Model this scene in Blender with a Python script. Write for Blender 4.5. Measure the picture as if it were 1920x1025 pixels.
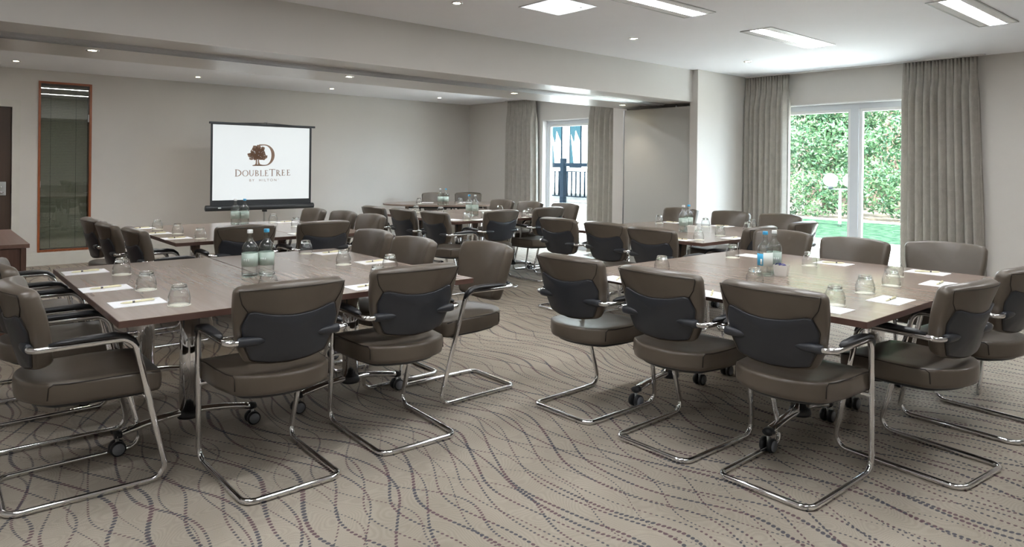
import bpy, bmesh, math, random
from mathutils import Vector, Matrix
import numpy as np

for o in list(bpy.data.objects): bpy.data.objects.remove(o, do_unlink=True)
S = bpy.context.scene
COL = S.collection
PI = math.pi
random.seed(7)

# ------------------------------------------------------------------ camera
YAW, ROLL, PITCH, FPX, CY, CAM_Z = 0.859458879, 0.0114405937, -0.00175, 1296.37, 312.32, 1.35
def cam_axes():
    f = Vector((math.cos(YAW)*math.cos(PITCH), math.sin(YAW)*math.cos(PITCH), math.sin(PITCH)))
    r = Vector((math.sin(YAW), -math.cos(YAW), 0)); u = r.cross(f)
    c, s = math.cos(ROLL), math.sin(ROLL)
    return c*r+s*u, -s*r+c*u, f
CR, CU, CF = cam_axes()
cd = bpy.data.cameras.new('camera'); cam = bpy.data.objects.new('camera', cd); COL.objects.link(cam)
cd.sensor_fit = 'HORIZONTAL'; cd.sensor_width = 36.0; cd.lens = FPX*36/1920
cd.shift_x = 0; cd.shift_y = -(512.5-CY)/1920
cd.clip_start = 0.05; cd.clip_end = 200
m = Matrix((CR, CU, -CF)).transposed().to_4x4(); m.translation = Vector((0, 0, CAM_Z))
cam.matrix_world = m
S.camera = cam

# ------------------------------------------------------------------ light and exposure
S.view_settings.view_transform = 'Standard'; S.view_settings.look = 'None'
S.view_settings.exposure = 1.55; S.view_settings.gamma = 1.0; S.view_settings.use_curve_mapping = False
W = bpy.data.worlds.new('sky'); S.world = W; W.use_nodes = True
bg = W.node_tree.nodes['Background']; bg.inputs[0].default_value = (0.72, 0.85, 1.0, 1); bg.inputs[1].default_value = 8.5
sd = bpy.data.lights.new('sun', 'SUN'); sun = bpy.data.objects.new('sun', sd); COL.objects.link(sun)
sd.energy = 21.0; sd.angle = math.radians(1.0); sd.color = (1.0, 0.96, 0.9)
sun.rotation_euler = Vector((0.42, 0.35, -0.84)).to_track_quat('-Z', 'Y').to_euler()
PANEL_E = 15.0      # glow of the ceiling luminaires
SPOT_E = 22.0       # glow of the downlights
SPOT_W = 5.5       # light thrown down by each downlight

# ------------------------------------------------------------------ materials
def newmat(name):
    mt = bpy.data.materials.new(name); mt.use_nodes = True
    return mt, mt.node_tree, mt.node_tree.nodes['Principled BSDF']
def setp(b, col=None, rough=None, metal=None, spec=None, coat=None):
    if col is not None: b.inputs['Base Color'].default_value = (*col, 1)
    if rough is not None: b.inputs['Roughness'].default_value = rough
    if metal is not None: b.inputs['Metallic'].default_value = metal
    if spec is not None: b.inputs['Specular IOR Level'].default_value = spec
    if coat is not None: b.inputs['Coat Weight'].default_value = coat
class G:
    """tiny helper for node maths"""
    def __init__(s, nt): s.nt = nt
    def n(s, t, **k):
        nd = s.nt.nodes.new(t)
        for a, v in k.items(): setattr(nd, a, v)
        return nd
    def m(s, op, a, b=None, c=None, clamp=False):
        nd = s.n('ShaderNodeMath', operation=op); nd.use_clamp = clamp
        for i, v in enumerate((a, b, c)):
            if v is None: continue
            if isinstance(v, (int, float)): nd.inputs[i].default_value = v
            else: s.nt.links.new(v, nd.inputs[i])
        return nd.outputs[0]
    def coords(s, scale=(1, 1, 1)):
        tc = s.n('ShaderNodeTexCoord'); mp = s.n('ShaderNodeMapping'); mp.inputs['Scale'].default_value = scale
        s.nt.links.new(tc.outputs['Object'], mp.inputs[0]); return mp.outputs[0]
    def noise(s, vec, scale, detail=2, rough=0.5, dist=0):
        nd = s.n('ShaderNodeTexNoise'); nd.inputs['Scale'].default_value = scale; nd.inputs['Detail'].default_value = detail
        nd.inputs['Roughness'].default_value = rough; nd.inputs['Distortion'].default_value = dist
        s.nt.links.new(vec, nd.inputs['Vector']); return nd.outputs[0]
    def ramp(s, f, stops):
        nd = s.n('ShaderNodeValToRGB'); s.nt.links.new(f, nd.inputs[0]); e = nd.color_ramp.elements
        while len(e) < len(stops): e.new(0.5)
        for el, (p, c) in zip(e, stops): el.position = p; el.color = (*c, 1)
        return nd.outputs[0]
    def mix(s, f, a, b, mode='MIX'):
        nd = s.n('ShaderNodeMix', data_type='RGBA', blend_type=mode)
        for i, v in ((0, f), (6, a), (7, b)):
            if isinstance(v, (int, float)): nd.inputs[i].default_value = v
            elif isinstance(v, tuple): nd.inputs[i].default_value = (*v, 1)
            else: s.nt.links.new(v, nd.inputs[i])
        return nd.outputs[2]
    def bump(s, h, b, strength=0.2, dist=0.01):
        nd = s.n('ShaderNodeBump'); nd.inputs['Strength'].default_value = strength; nd.inputs['Distance'].default_value = dist
        s.nt.links.new(h, nd.inputs['Height']); s.nt.links.new(nd.outputs[0], b.inputs['Normal'])
    def link(s, a, b): s.nt.links.new(a, b)
M = {}
def simple(name, col, rough=0.5, metal=0.0, spec=0.5, coat=0.0, var=0.06, vs=6.0):
    mt, nt, b = newmat(name); g = G(nt); setp(b, col, rough, metal, spec, coat)
    if var:
        f = g.noise(g.coords(), vs, 3)
        c = g.ramp(f, [(0.3, tuple(x*(1-var) for x in col)), (0.7, tuple(min(1, x*(1+var)) for x in col))])
        g.link(c, b.inputs['Base Color'])
    M[name] = mt; return mt
simple('wall', (0.64, 0.61, 0.57), 0.75, var=0.02, vs=1.5)
simple('wall_beam', (0.62, 0.60, 0.57), 0.6, var=0.02, vs=1.5)
simple('soffit', (0.66, 0.64, 0.61), 0.3, var=0.02, vs=1.5)
simple('ceiling', (0.90, 0.90, 0.92), 0.8, var=0.02, vs=1.2)
simple('white_paint', (0.78, 0.77, 0.75), 0.4, var=0.02)
simple('trim_cream', (0.62, 0.60, 0.54), 0.45, var=0.03)
simple('partition', (0.50, 0.50, 0.47), 0.55, var=0.02, vs=2)
simple('dark_gap', (0.02, 0.02, 0.02), 0.8, var=0)
simple('chrome', (0.82, 0.82, 0.83), 0.07, 1.0, var=0.01)
simple('brushed_steel', (0.55, 0.56, 0.55), 0.35, 1.0, var=0.04)
simple('aluminium', (0.62, 0.63, 0.64), 0.28, 1.0, var=0.02)
simple('black_plastic', (0.018, 0.019, 0.022), 0.38, var=0.05)
simple('shell_plastic', (0.026, 0.029, 0.036), 0.42, var=0.05)
simple('grey_plastic', (0.26, 0.28, 0.31), 0.45, var=0.03)
simple('screen_case', (0.028, 0.032, 0.036), 0.4, var=0.04)
simple('paper', (0.86, 0.86, 0.88), 0.7, var=0.01)
simple('coaster_card', (0.86, 0.83, 0.72), 0.8, var=0.03, vs=60)
simple('pen_body', (0.74, 0.69, 0.46), 0.35, var=0.03)
simple('pen_mark', (0.06, 0.05, 0.04), 0.5, var=0)
simple('china', (0.80, 0.78, 0.73), 0.25, var=0.02)
simple('purple_foil', (0.04, 0.03, 0.22), 0.4, var=0.1)
simple('cap_silver', (0.80, 0.82, 0.82), 0.35, var=0.02)
simple('cap_blue', (0.06, 0.38, 0.66), 0.35, var=0.02)
simple('label_blue', (0.05, 0.42, 0.72), 0.5, var=0.03)
simple('label_white', (0.75, 0.82, 0.78), 0.5, var=0.03)
simple('label_green', (0.46, 0.56, 0.50), 0.45, var=0.06, vs=20)
simple('orange_wood', (0.30, 0.085, 0.025), 0.35, var=0.12, vs=12)
simple('blind_slat', (0.42, 0.42, 0.36), 0.5, var=0.03)
simple('window_alu', (0.66, 0.69, 0.72), 0.35, var=0.02)
simple('upvc', (0.80, 0.81, 0.80), 0.35, var=0.01)
simple('railing_metal', (0.0015, 0.004, 0.007), 0.6, spec=0.02, var=0.05)
simple('render_white', (0.80, 0.80, 0.77), 0.85, var=0.04, vs=2)
simple('stone', (0.14, 0.135, 0.12), 0.9, var=0.15, vs=5)
simple('bark', (0.10, 0.075, 0.05), 0.9, var=0.3, vs=12)
simple('teal_glass', (0.006, 0.020, 0.025), 0.4, spec=0.05, var=0.02)
simple('floor_socket', (0.3, 0.3, 0.3), 0.4, var=0)
simple('magazine_red', (0.6, 0.06, 0.1), 0.4, var=0.1)

# leather
def leather():
    mt, nt, b = newmat('leather'); g = G(nt)
    v = g.coords(); f = g.noise(v, 5, 3)
    g.link(g.ramp(f, [(0.3, (0.088, 0.070, 0.053)), (0.7, (0.108, 0.087, 0.067))]), b.inputs['Base Color'])
    setp(b, rough=0.34, spec=0.55); nd = g.n('ShaderNodeTexVoronoi'); nd.inputs['Scale'].default_value = 420
    g.link(v, nd.inputs['Vector']); g.bump(nd.outputs[0], b, 0.10, 0.001); M['leather'] = mt
leather()
simple('seam', (0.022, 0.016, 0.012), 0.7, var=0)

def wood(name, c0, c1, axis, rough=0.22, scale=1.0):
    mt, nt, b = newmat(name); g = G(nt)
    st = {'x': (0.35, 7, 7), 'y': (7, 0.35, 7), 'z': (7, 7, 0.35)}[axis]
    v = g.coords(tuple(s*scale for s in st))
    f = g.noise(v, 2.2, 6, 0.62, 0.6); f2 = g.noise(v, 9, 3, 0.6)
    ff = g.m('ADD', g.m('MULTIPLY', f, 0.75), g.m('MULTIPLY', f2, 0.25))
    g.link(g.ramp(ff, [(0.30, c0), (0.52, tuple((a+b_)/2 for a, b_ in zip(c0, c1))), (0.68, c1)]), b.inputs['Base Color'])
    setp(b, rough=rough); g.bump(f2, b, 0.03, 0.001); M[name] = mt
wood('table_wood_y', (0.200, 0.150, 0.120), (0.285, 0.220, 0.182), 'y')
wood('table_wood_x', (0.200, 0.150, 0.120), (0.285, 0.220, 0.182), 'x')
wood('cabinet_wood', (0.075, 0.036, 0.025), (0.135, 0.072, 0.052), 'z', 0.4)
wood('cabinet_top_wood', (0.13, 0.072, 0.055), (0.19, 0.115, 0.09), 'y', 0.35)
wood('door_wood', (0.050, 0.030, 0.020), (0.085, 0.053, 0.036), 'z', 0.4, 0.8)
wood('edge_band', (0.085, 0.044, 0.034), (0.130, 0.072, 0.056), 'x', 0.4)

def carpet():
    mt, nt, b = newmat('carpet'); g = G(nt)
    tc = g.n('ShaderNodeTexCoord'); sp = g.n('ShaderNodeSeparateXYZ'); g.link(tc.outputs['Object'], sp.inputs[0])
    x, y = sp.outputs[0], sp.outputs[1]; v = tc.outputs['Object']
    def sub(sc, off):
        mp = g.n('ShaderNodeMapping'); mp.inputs['Scale'].default_value = sc; mp.inputs['Location'].default_value = off
        g.link(v, mp.inputs[0]); return mp.outputs[0]
    base = g.ramp(g.noise(v, 1.6, 3), [(0.3, (0.325, 0.285, 0.235)), (0.7, (0.405, 0.358, 0.300))])
    # fine woven arcs
    a = g.noise(v, 3.5, 1); arcs = g.m('SINE', g.m('MULTIPLY', a, 260.0))
    fuzz = g.noise(v, 260, 2)
    tone = g.m('ADD', 0.86, g.m('ADD', g.m('MULTIPLY', arcs, 0.055), g.m('MULTIPLY', fuzz, 0.26)))
    cc = g.n('ShaderNodeCombineColor'); [g.link(tone, cc.inputs[i]) for i in range(3)]
    col = g.mix(1.0, base, cc.outputs[0], 'MULTIPLY')
    warp = g.m('MULTIPLY', g.m('SUBTRACT', g.noise(v, 0.9, 1), 0.5), 3.0)
    def dots(spacing, pitch, amp, k, ph, bx, r0, r1):
        w1 = g.m('SINE', g.m('ADD', g.m('ADD', g.m('MULTIPLY', y, k), g.m('MULTIPLY', x, bx)), g.m('ADD', warp, ph)))
        w2 = g.m('SINE', g.m('ADD', g.m('MULTIPLY', y, k*0.43), g.m('ADD', g.m('MULTIPLY', x, -0.7*bx), ph*2.1)))
        u = g.m('ADD', x, g.m('ADD', g.m('MULTIPLY', w1, amp), g.m('MULTIPLY', w2, amp*1.3)))
        phi = g.m('DIVIDE', u, spacing); li = g.m('FLOOR', phi)
        du = g.m('MULTIPLY', g.m('SUBTRACT', g.m('FRACT', phi), 0.5), spacing)
        psi = g.m('ADD', g.m('DIVIDE', y, pitch), g.m('MULTIPLY', li, 0.37))
        dv = g.m('MULTIPLY', g.m('SUBTRACT', g.m('FRACT', psi), 0.5), pitch)
        d = g.m('SQRT', g.m('ADD', g.m('MULTIPLY', du, du), g.m('MULTIPLY', dv, dv)))
        rv = g.m('ADD', r0, g.m('MULTIPLY', g.m('SINE', g.m('ADD', g.m('MULTIPLY', y, 2.1), g.m('MULTIPLY', li, 1.7))), r1))
        mask = g.m('MULTIPLY', g.m('SUBTRACT', rv, d), 500.0, clamp=True)
        hue = g.m('SINE', g.m('ADD', g.m('MULTIPLY', g.m('FLOOR', psi), 0.45), g.m('MULTIPLY', li, 2.4)))
        c = g.mix(g.m('GREATER_THAN', hue, 0.2), (0.048, 0.056, 0.082), (0.105, 0.056, 0.076))
        return mask, c
    for args in ((0.115, 0.0225, 0.085, 5.2, 0.0, 1.3, 0.0084, 0.0020), (0.14, 0.0200, 0.10, 4.1, 2.2, -1.6, 0.0072, 0.0018), (0.17, 0.0175, 0.07, 7.0, 4.0, 2.2, 0.0055, 0.0012)):
        mk, c = dots(*args); col = g.mix(g.m('MULTIPLY', mk, 0.85), col, c)
    g.link(col, b.inputs['Base Color']); setp(b, rough=0.95, spec=0.15)
    g.bump(fuzz, b, 0.35, 0.004); M['carpet'] = mt
carpet()

def fabric():
    mt, nt, b = newmat('curtain'); g = G(nt); v = g.coords()
    sp = g.n('ShaderNodeSeparateXYZ'); g.link(v, sp.inputs[0]); y, z = sp.outputs[1], sp.outputs[2]
    w = g.m('ADD', g.m('MULTIPLY', g.m('SINE', g.m('MULTIPLY', z, 9.0)), 0.9), g.m('MULTIPLY', y, 60.0))
    l1 = g.m('SUBTRACT', 1.0, g.m('MULTIPLY', g.m('ABSOLUTE', g.m('SINE', w)), 5.0), clamp=True)
    w2 = g.m('ADD', g.m('MULTIPLY', z, 42.0), g.m('MULTIPLY', g.m('ABSOLUTE', g.m('SINE', w)), 2.0))
    l2 = g.m('SUBTRACT', 1.0, g.m('MULTIPLY', g.m('ABSOLUTE', g.m('SINE', w2)), 6.0), clamp=True)
    li = g.m('MAXIMUM', l1, l2)
    base = g.ramp(g.noise(v, 14, 3), [(0.3, (0.42, 0.39, 0.345)), (0.7, (0.48, 0.45, 0.40))])
    c = g.mix(g.m('MULTIPLY', li, 0.35), base, (0.60, 0.57, 0.52)); g.link(c, b.inputs['Base Color'])
    setp(b, rough=0.75, spec=0.3); g.bump(g.noise(v, 400, 2), b, 0.12, 0.001); M['curtain'] = mt
    out = nt.nodes['Material Output']; tr = g.n('ShaderNodeBsdfTranslucent'); g.link(c, tr.inputs[0])
    mx = g.n('ShaderNodeMixShader'); mx.inputs[0].default_value = 0.22; g.link(b.outputs[0], mx.inputs[1]); g.link(tr.outputs[0], mx.inputs[2]); g.link(mx.outputs[0], out.inputs[0])
fabric()

def glassmat(name, tint, fres=0.12, rough=0.0, edge=False):
    mt = bpy.data.materials.new(name); mt.use_nodes = True; nt = mt.node_tree; nt.nodes.clear(); g = G(nt)
    out = g.n('ShaderNodeOutputMaterial'); t = g.n('ShaderNodeBsdfTransparent'); t.inputs[0].default_value = (*tint, 1)
    gl = g.n('ShaderNodeBsdfGlossy'); gl.inputs['Roughness'].default_value = rough
    fr = g.n('ShaderNodeLayerWeight'); fr.inputs[0].default_value = 0.5
    if edge: g.link(g.mix(g.m('POWER', fr.outputs[1], 2.2), tint, tuple(q_*0.30 for q_ in tint)), t.inputs[0])
    mx = g.n('ShaderNodeMixShader'); g.link(g.m('ADD', g.m('MULTIPLY', g.m('POWER', fr.outputs[1], 4.0), 0.9), fres, clamp=True), mx.inputs[0])
    g.link(t.outputs[0], mx.inputs[1]); g.link(gl.outputs[0], mx.inputs[2]); g.link(mx.outputs[0], out.inputs[0]); M[name] = mt
glassmat('pane_glass', (0.95, 0.98, 0.97), 0.05)
glassmat('internal_glass', (0.80, 0.82, 0.78), 0.12)
glassmat('clear_glass', (0.98, 0.99, 0.985), 0.07, edge=True)
glassmat('bottle_wall', (0.955, 0.98, 0.965), 0.09, edge=True)
def realglass(name, col, clear=0.35, ior=1.45):
    mt = bpy.data.materials.new(name); mt.use_nodes = True; nt = mt.node_tree; nt.nodes.clear(); g = G(nt)
    out = g.n('ShaderNodeOutputMaterial'); t = g.n('ShaderNodeBsdfTransparent'); t.inputs[0].default_value = (0.97, 0.985, 0.98, 1)
    gl = g.n('ShaderNodeBsdfGlass'); gl.inputs['Color'].default_value = (*col, 1); gl.inputs['IOR'].default_value = ior; gl.inputs['Roughness'].default_value = 0.0
    mx = g.n('ShaderNodeMixShader'); mx.inputs[0].default_value = 1-clear
    g.link(t.outputs[0], mx.inputs[1]); g.link(gl.outputs[0], mx.inputs[2]); g.link(mx.outputs[0], out.inputs[0]); M[name] = mt
realglass('tumbler_glass', (0.97, 0.99, 0.98), 0.35)
realglass('bottle_glass', (0.90, 0.97, 0.93), 0.35)

def emit(name, col, e, base=(0.8, 0.8, 0.8)):
    mt, nt, b = newmat(name); setp(b, base, 0.5)
    b.inputs['Emission Color'].default_value = (*col, 1); b.inputs['Emission Strength'].default_value = e; M[name] = mt
emit('lamp_diffuser', (0.96, 0.98, 1.0), PANEL_E)
emit('spot_lens', (1.0, 0.86, 0.55), SPOT_E)
emit('projection', (0.93, 0.95, 0.97), 0.17, (0.50, 0.55, 0.55))
emit('logo_brown', (0.125, 0.080, 0.055), 0.22, (0.18, 0.12, 0.085))
emit('globe_lamp', (1, 1, 1), 0.0, (0.85, 0.85, 0.83))

def leafmat(name, c0, c1):
    mt, nt, b = newmat(name); g = G(nt)
    f = g.noise(g.coords(), 3.0, 4)
    c = g.ramp(f, [(0.32, c0), (0.68, c1)]); g.link(c, b.inputs['Base Color']); setp(b, rough=0.45, spec=0.3)
    out = nt.nodes['Material Output']; tr = g.n('ShaderNodeBsdfTranslucent'); g.link(c, tr.inputs[0])
    mx = g.n('ShaderNodeMixShader'); mx.inputs[0].default_value = 0.35
    g.link(b.outputs[0], mx.inputs[1]); g.link(tr.outputs[0], mx.inputs[2]); g.link(mx.outputs[0], out.inputs[0]); M[name] = mt
leafmat('leaf_tree', (0.012, 0.048, 0.020), (0.085, 0.150, 0.068))
leafmat('leaf_hedge', (0.010, 0.040, 0.017), (0.075, 0.135, 0.058))
def ground(name, stops, sc, rough=0.9):
    mt, nt, b = newmat(name); g = G(nt); f = g.noise(g.coords(), sc, 5, 0.65); g.link(g.ramp(f, stops), b.inputs['Base Color']); setp(b, rough=rough, spec=0.03); M[name] = mt
ground('grass', [(0.40, (0.006, 0.018, 0.010)), (0.60, (0.022, 0.044, 0.024))], 6)
ground('gravel', [(0.35, (0.45, 0.42, 0.38)), (0.65, (0.62, 0.58, 0.54))], 30)
def decking():
    mt, nt, b = newmat('decking'); g = G(nt); v = g.coords()
    sp = g.n('ShaderNodeSeparateXYZ'); g.link(v, sp.inputs[0])
    f = g.m('FRACT', g.m('MULTIPLY', sp.outputs[0], 1/0.42)); line = g.m('LESS_THAN', f, 0.04)
    c = g.mix(line, g.ramp(g.noise(v, 4, 4), [(0.3, (0.44, 0.42, 0.39)), (0.7, (0.54, 0.52, 0.49))]), (0.12, 0.12, 0.12))
    g.link(c, b.inputs['Base Color']); setp(b, rough=0.8, spec=0.05); M['decking'] = mt
decking()

# ------------------------------------------------------------------ mesh helpers
class MB:
    def __init__(s): s.v = []; s.f = []; s.sm = []
    def add(s, vs, fs, smooth=True):
        o = len(s.v); s.v += [tuple(p) for p in vs]; s.f += [tuple(o+i for i in f) for f in fs]; s.sm += [smooth]*len(fs); return s
    def box(s, x0, x1, y0, y1, z0, z1):
        v = [(x, y, z) for z in (z0, z1) for y in (y0, y1) for x in (x0, x1)]
        return s.add(v, [(0, 2, 3, 1), (4, 5, 7, 6), (0, 1, 5, 4), (2, 6, 7, 3), (0, 4, 6, 2), (1, 3, 7, 5)], False)
    def bbox(s, x0, x1, y0, y1, z0, z1, b=0.003):
        bm = bmesh.new(); r = bmesh.ops.create_cube(bm, size=1)
        for v in bm.verts: v.co = Vector(((x0+x1)/2+v.co.x*(x1-x0), (y0+y1)/2+v.co.y*(y1-y0), (z0+z1)/2+v.co.z*(z1-z0)))
        bmesh.ops.bevel(bm, geom=bm.edges[:], offset=b, segments=2, affect='EDGES', profile=0.6)
        bm.verts.index_update(); s.add([v.co[:] for v in bm.verts], [[v.index for v in f.verts] for f in bm.faces], False); bm.free(); return s
    def rings(s, rs, caps=True, smooth=True, close=True):
        o = []; n = len(rs[0]); vs = [p for r in rs for p in r]; fs = []
        for k in range(len(rs)-1):
            for i in range(n if close else n-1):
                j = (i+1) % n; fs.append((k*n+i, k*n+j, (k+1)*n+j, (k+1)*n+i))
        if caps: fs.append(tuple(reversed(range(n)))); fs.append(tuple((len(rs)-1)*n+i for i in range(n)))
        return s.add(vs, fs, smooth)
    def tube(s, pts, r, n=10, up=None):
        """sweep; r scalar or per-point (rw, rh)"""
        P = [Vector(p) for p in pts]; rs = []
        T0 = (P[1]-P[0]).normalized(); a = Vector((0, 0, 1)) if abs(T0.z) < 0.9 else Vector((1, 0, 0))
        N = (a-T0*a.dot(T0)).normalized()
        for i, p in enumerate(P):
            T = (P[min(i+1, len(P)-1)]-P[max(i-1, 0)]).normalized()
            N = (N-T*N.dot(T)).normalized(); B = T.cross(N)
            q = r[i] if isinstance(r, list) else (r, r)
            rs.append([p+B*math.cos(2*PI*k/n)*q[0]+N*math.sin(2*PI*k/n)*q[1] for k in range(n)])
        return s.rings(rs)
    def lathe(s, prof, c=(0, 0, 0), n=24, axis='z', closed=False):
        rs = []
        for r, h in prof:
            ring = []
            for k in range(n):
                a = 2*PI*k/n; u, w = r*math.cos(a), r*math.sin(a)
                p = {'z': (u, w, h), 'x': (h, u, w), 'y': (w, h, u)}[axis]
                ring.append((c[0]+p[0], c[1]+p[1], c[2]+p[2]))
            rs.append(ring)
        if closed: rs.append(rs[0])
        return s.rings(rs, caps=not closed)
    def prism(s, poly, fn, d0, d1):
        n = len(poly); return s.rings([[fn(a, b, d0) for a, b in poly], [fn(a, b, d1) for a, b in poly]], smooth=False)
    def pillow(s, out, prof, fn):
        """out: outline (a,b); prof: [(inset_scale, d)]; fn(a,b,d)->xyz; fan closed"""
        ca = sum(p[0] for p in out)/len(out); cb = sum(p[1] for p in out)/len(out); rs = []
        for sc, d in prof: rs.append([fn(ca+(a-ca)*sc, cb+(b-cb)*sc, d) for a, b in out])
        n = len(out); s.rings(rs, caps=False); o = len(s.v)
        p0, p1 = fn(ca, cb, prof[0][1]), fn(ca, cb, prof[-1][1]); s.v += [tuple(p0), tuple(p1)]
        b0 = o-len(rs)*n; b1 = o-n
        for i in range(n):
            j = (i+1) % n
            s.f += [(o, b0+j, b0+i), (o+1, b1+i, b1+j)]; s.sm += [True, True]
        return s
    def build(s, name, mat, parent=None, loc=None, rz=0):
        me = bpy.data.meshes.new(name); me.from_pydata(s.v, [], s.f); me.polygons.foreach_set('use_smooth', s.sm)
        mats = mat if isinstance(mat, (list, tuple)) else [mat]
        for m_ in mats: me.materials.append(M[m_])
        bm = bmesh.new(); bm.from_mesh(me); bmesh.ops.recalc_face_normals(bm, faces=bm.faces); bm.to_mesh(me); bm.free()
        me.update(); o = bpy.data.objects.new(name, me); COL.objects.link(o)
        if parent: o.parent = parent
        if loc: o.location = loc
        if rz: o.rotation_euler = (0, 0, rz)
        return o
def fillet(pts, rad, seg=6):
    P = [Vector(p) for p in pts]; R = rad if isinstance(rad, list) else [rad]*len(P); out = [P[0]]
    for i in range(1, len(P)-1):
        a, b, c = P[i-1], P[i], P[i+1]; u = (a-b).normalized(); v = (c-b).normalized()
        ang = u.angle(v)
        if ang > PI-0.02: out.append(b); continue
        d = min(R[i]/math.tan(ang/2), (a-b).length*0.49, (c-b).length*0.49)
        r = d*math.tan(ang/2); bis = (u+v).normalized(); cen = b+bis*(r/math.sin(ang/2))
        s0 = b+u*d-cen; s1 = b+v*d-cen
        for k in range(seg+1):
            w = k/seg; tot = PI-ang
            out.append(cen + (s0*math.sin((1-w)*tot)+s1*math.sin(w*tot))/math.sin(tot))
    out.append(P[-1]); return out
def round2d(pts, rads, seg=5):
    n = len(pts); out = []
    for i in range(n):
        a, b, c = Vector(pts[i-1]), Vector(pts[i]), Vector(pts[(i+1) % n]); R = rads[i]
        if R <= 0: out.append(tuple(b)); continue
        u = (a-b).normalized(); v = (c-b).normalized(); ang = u.angle(v)
        if ang > PI-0.05: out.append(tuple(b)); continue
        d = min(R/math.tan(ang/2), (a-b).length*0.48, (c-b).length*0.48); r = d*math.tan(ang/2)
        cen = b+(u+v).normalized()*(r/math.sin(ang/2)); s0 = b+u*d-cen; s1 = b+v*d-cen; tot = PI-ang
        for k in range(seg+1):
            w = k/seg; q = cen+(s0*math.sin((1-w)*tot)+s1*math.sin(w*tot))/math.sin(tot); out.append((q.x, q.y))
    return out
def empty(name, label, cat, loc=(0, 0, 0), rz=0, group=None):
    o = bpy.data.objects.new(name, None); COL.objects.link(o); o.empty_display_size = 0.1
    o.location = loc; o.rotation_euler = (0, 0, rz); tag(o, label, cat, group); return o
def tag(o, label, cat, group=None, kind=None):
    if label: o['label'] = label
    if cat: o['category'] = cat
    if group: o['group'] = group
    if kind: o['kind'] = kind
    return o
def struct(o, label=None):
    o['kind'] = 'structure'
    if label: o['label'] = label
    return o
def dup(root, loc, rz, label=None, group=None):
    def cp(o, par):
        c = o.copy(); COL.objects.link(c)
        if par: c.parent = par
        for ch in [x for x in bpy.data.objects if x.parent == o and x != c]: cp(ch, c)
        return c
    r = cp(root, None); r.location = loc; r.rotation_euler = (0, 0, rz)
    if label: r['label'] = label
    if group: r['group'] = group
    return r
def pix(x, y, z):
    """place on the horizontal plane z seen at pixel (x, y) of the photograph"""
    d = CF+CR*((x-960)/FPX)+CU*((CY-y)/FPX); t = (z-CAM_Z)/d.z
    return (t*d.x, t*d.y)

# ------------------------------------------------------------------ room shell
XW, YB, ZC = 8.055, 10.624, 2.5
XL, YF = -2.2, -3.2
WT = 0.22
b = MB().box(XL-WT, XW+WT, YF-WT, YB+WT, -0.12, 0); struct(b.build('floor', 'carpet'), 'taupe carpet with dotted wavy blue and purple lines')
b = MB().box(XL-WT, XW+WT, YF-WT, YB+WT, ZC, ZC+0.3); struct(b.build('ceiling', 'ceiling'), 'smooth white ceiling')
# back wall with glazed slot and door recess
b = MB(); WX0, WX1, WZ0, WZ1 = 1.175, 1.765, 0.17, 2.36
DX0, DX1, DZ = 0.10, 0.905, 2.01
b.box(XL-WT, DX0, YB, YB+WT, 0, ZC); b.box(DX0, DX1, YB, YB+WT, DZ, ZC); b.box(DX1, WX0, YB, YB+WT, 0, ZC)
b.box(WX0, WX1, YB, YB+WT, 0, WZ0); b.box(WX0, WX1, YB, YB+WT, WZ1, ZC); b.box(WX1, XW+WT, YB, YB+WT, 0, ZC)
struct(b.build('wall_back', 'wall'), 'plain beige back wall')
W1A, W1B, W2A, W2B, WH = 6.75, 8.56, 2.45, 4.55, 2.12
b = MB()
for y0, y1 in ((YF, W2A), (W2B, W1A), (W1B, YB)): b.box(XW, XW+WT, y0, y1, 0, ZC)
for y0, y1 in ((W2A, W2B), (W1A, W1B)): b.box(XW, XW+WT, y0, y1, WH, ZC)
struct(b.build('wall_right', 'wall'), 'beige window wall')
struct(MB().box(XL-WT, XL, YF, YB, 0, ZC).build('wall_left', 'wall'), 'beige left wall')
struct(MB().box(XL, XW, YF-WT, YF, 0, ZC).build('wall_front', 'wall'), 'beige wall behind the viewer')
# dropped beam and its soffit
BY0, BY1, BZ = 4.80, 6.07, 2.125
b = MB().box(XL, XW, BY0, BY1, BZ+0.004, ZC); struct(b.build('trim_1', 'wall_beam'), 'broad beige ceiling beam crossing the room')
b = MB().box(XL, 6.99, BY0+0.002, BY1-0.002, BZ, BZ+0.004); struct(b.build('trim_2', 'soffit'), 'pale underside of the ceiling beam')
# pillar stub, rear stub
struct(MB().box(6.935, XW, 4.725, 4.83, 0, BZ+0.004).box(6.935, XW, 4.725, 4.80, BZ+0.004, ZC).build('wall_pillar', 'wall'), 'pale pillar beside the tall curtain')
struct(MB().box(7.28, XW, 6.08, 6.32, 0, ZC).build('wall_stub', 'wall'), 'short wall end beside the parked partition')
# skirting boards
def skirt(name, x0, x1, y0, y1):
    b = MB(); b.box(x0, x1, y0, y1, 0, 0.155)
    if x1-x0 > y1-y0: b.box(x0, x1, y0+0.006, y1, 0.155, 0.185)
    else: b.box(x0+0.006, x1, y0, y1, 0.155, 0.185)
    struct(b.build(name, 'trim_cream'), 'cream skirting board')
skirt('baseboard_back', 0.995, XW-0.02, YB-0.018, YB)
for k, (y0, y1) in enumerate(((YF, W2A-0.05), (4.84, 6.08), (6.32, W1A), (W1B+0.05, YB-0.02))):
    skirt('baseboard_right' if k == 0 else 'baseboard_right_%d' % k, XW-0.018, XW, y0, y1)
struct(MB().box(6.95, XW-0.02, 4.708, 4.725, 0, 0.155).build('baseboard_pillar', 'trim_cream'), 'cream skirting board')
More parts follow.
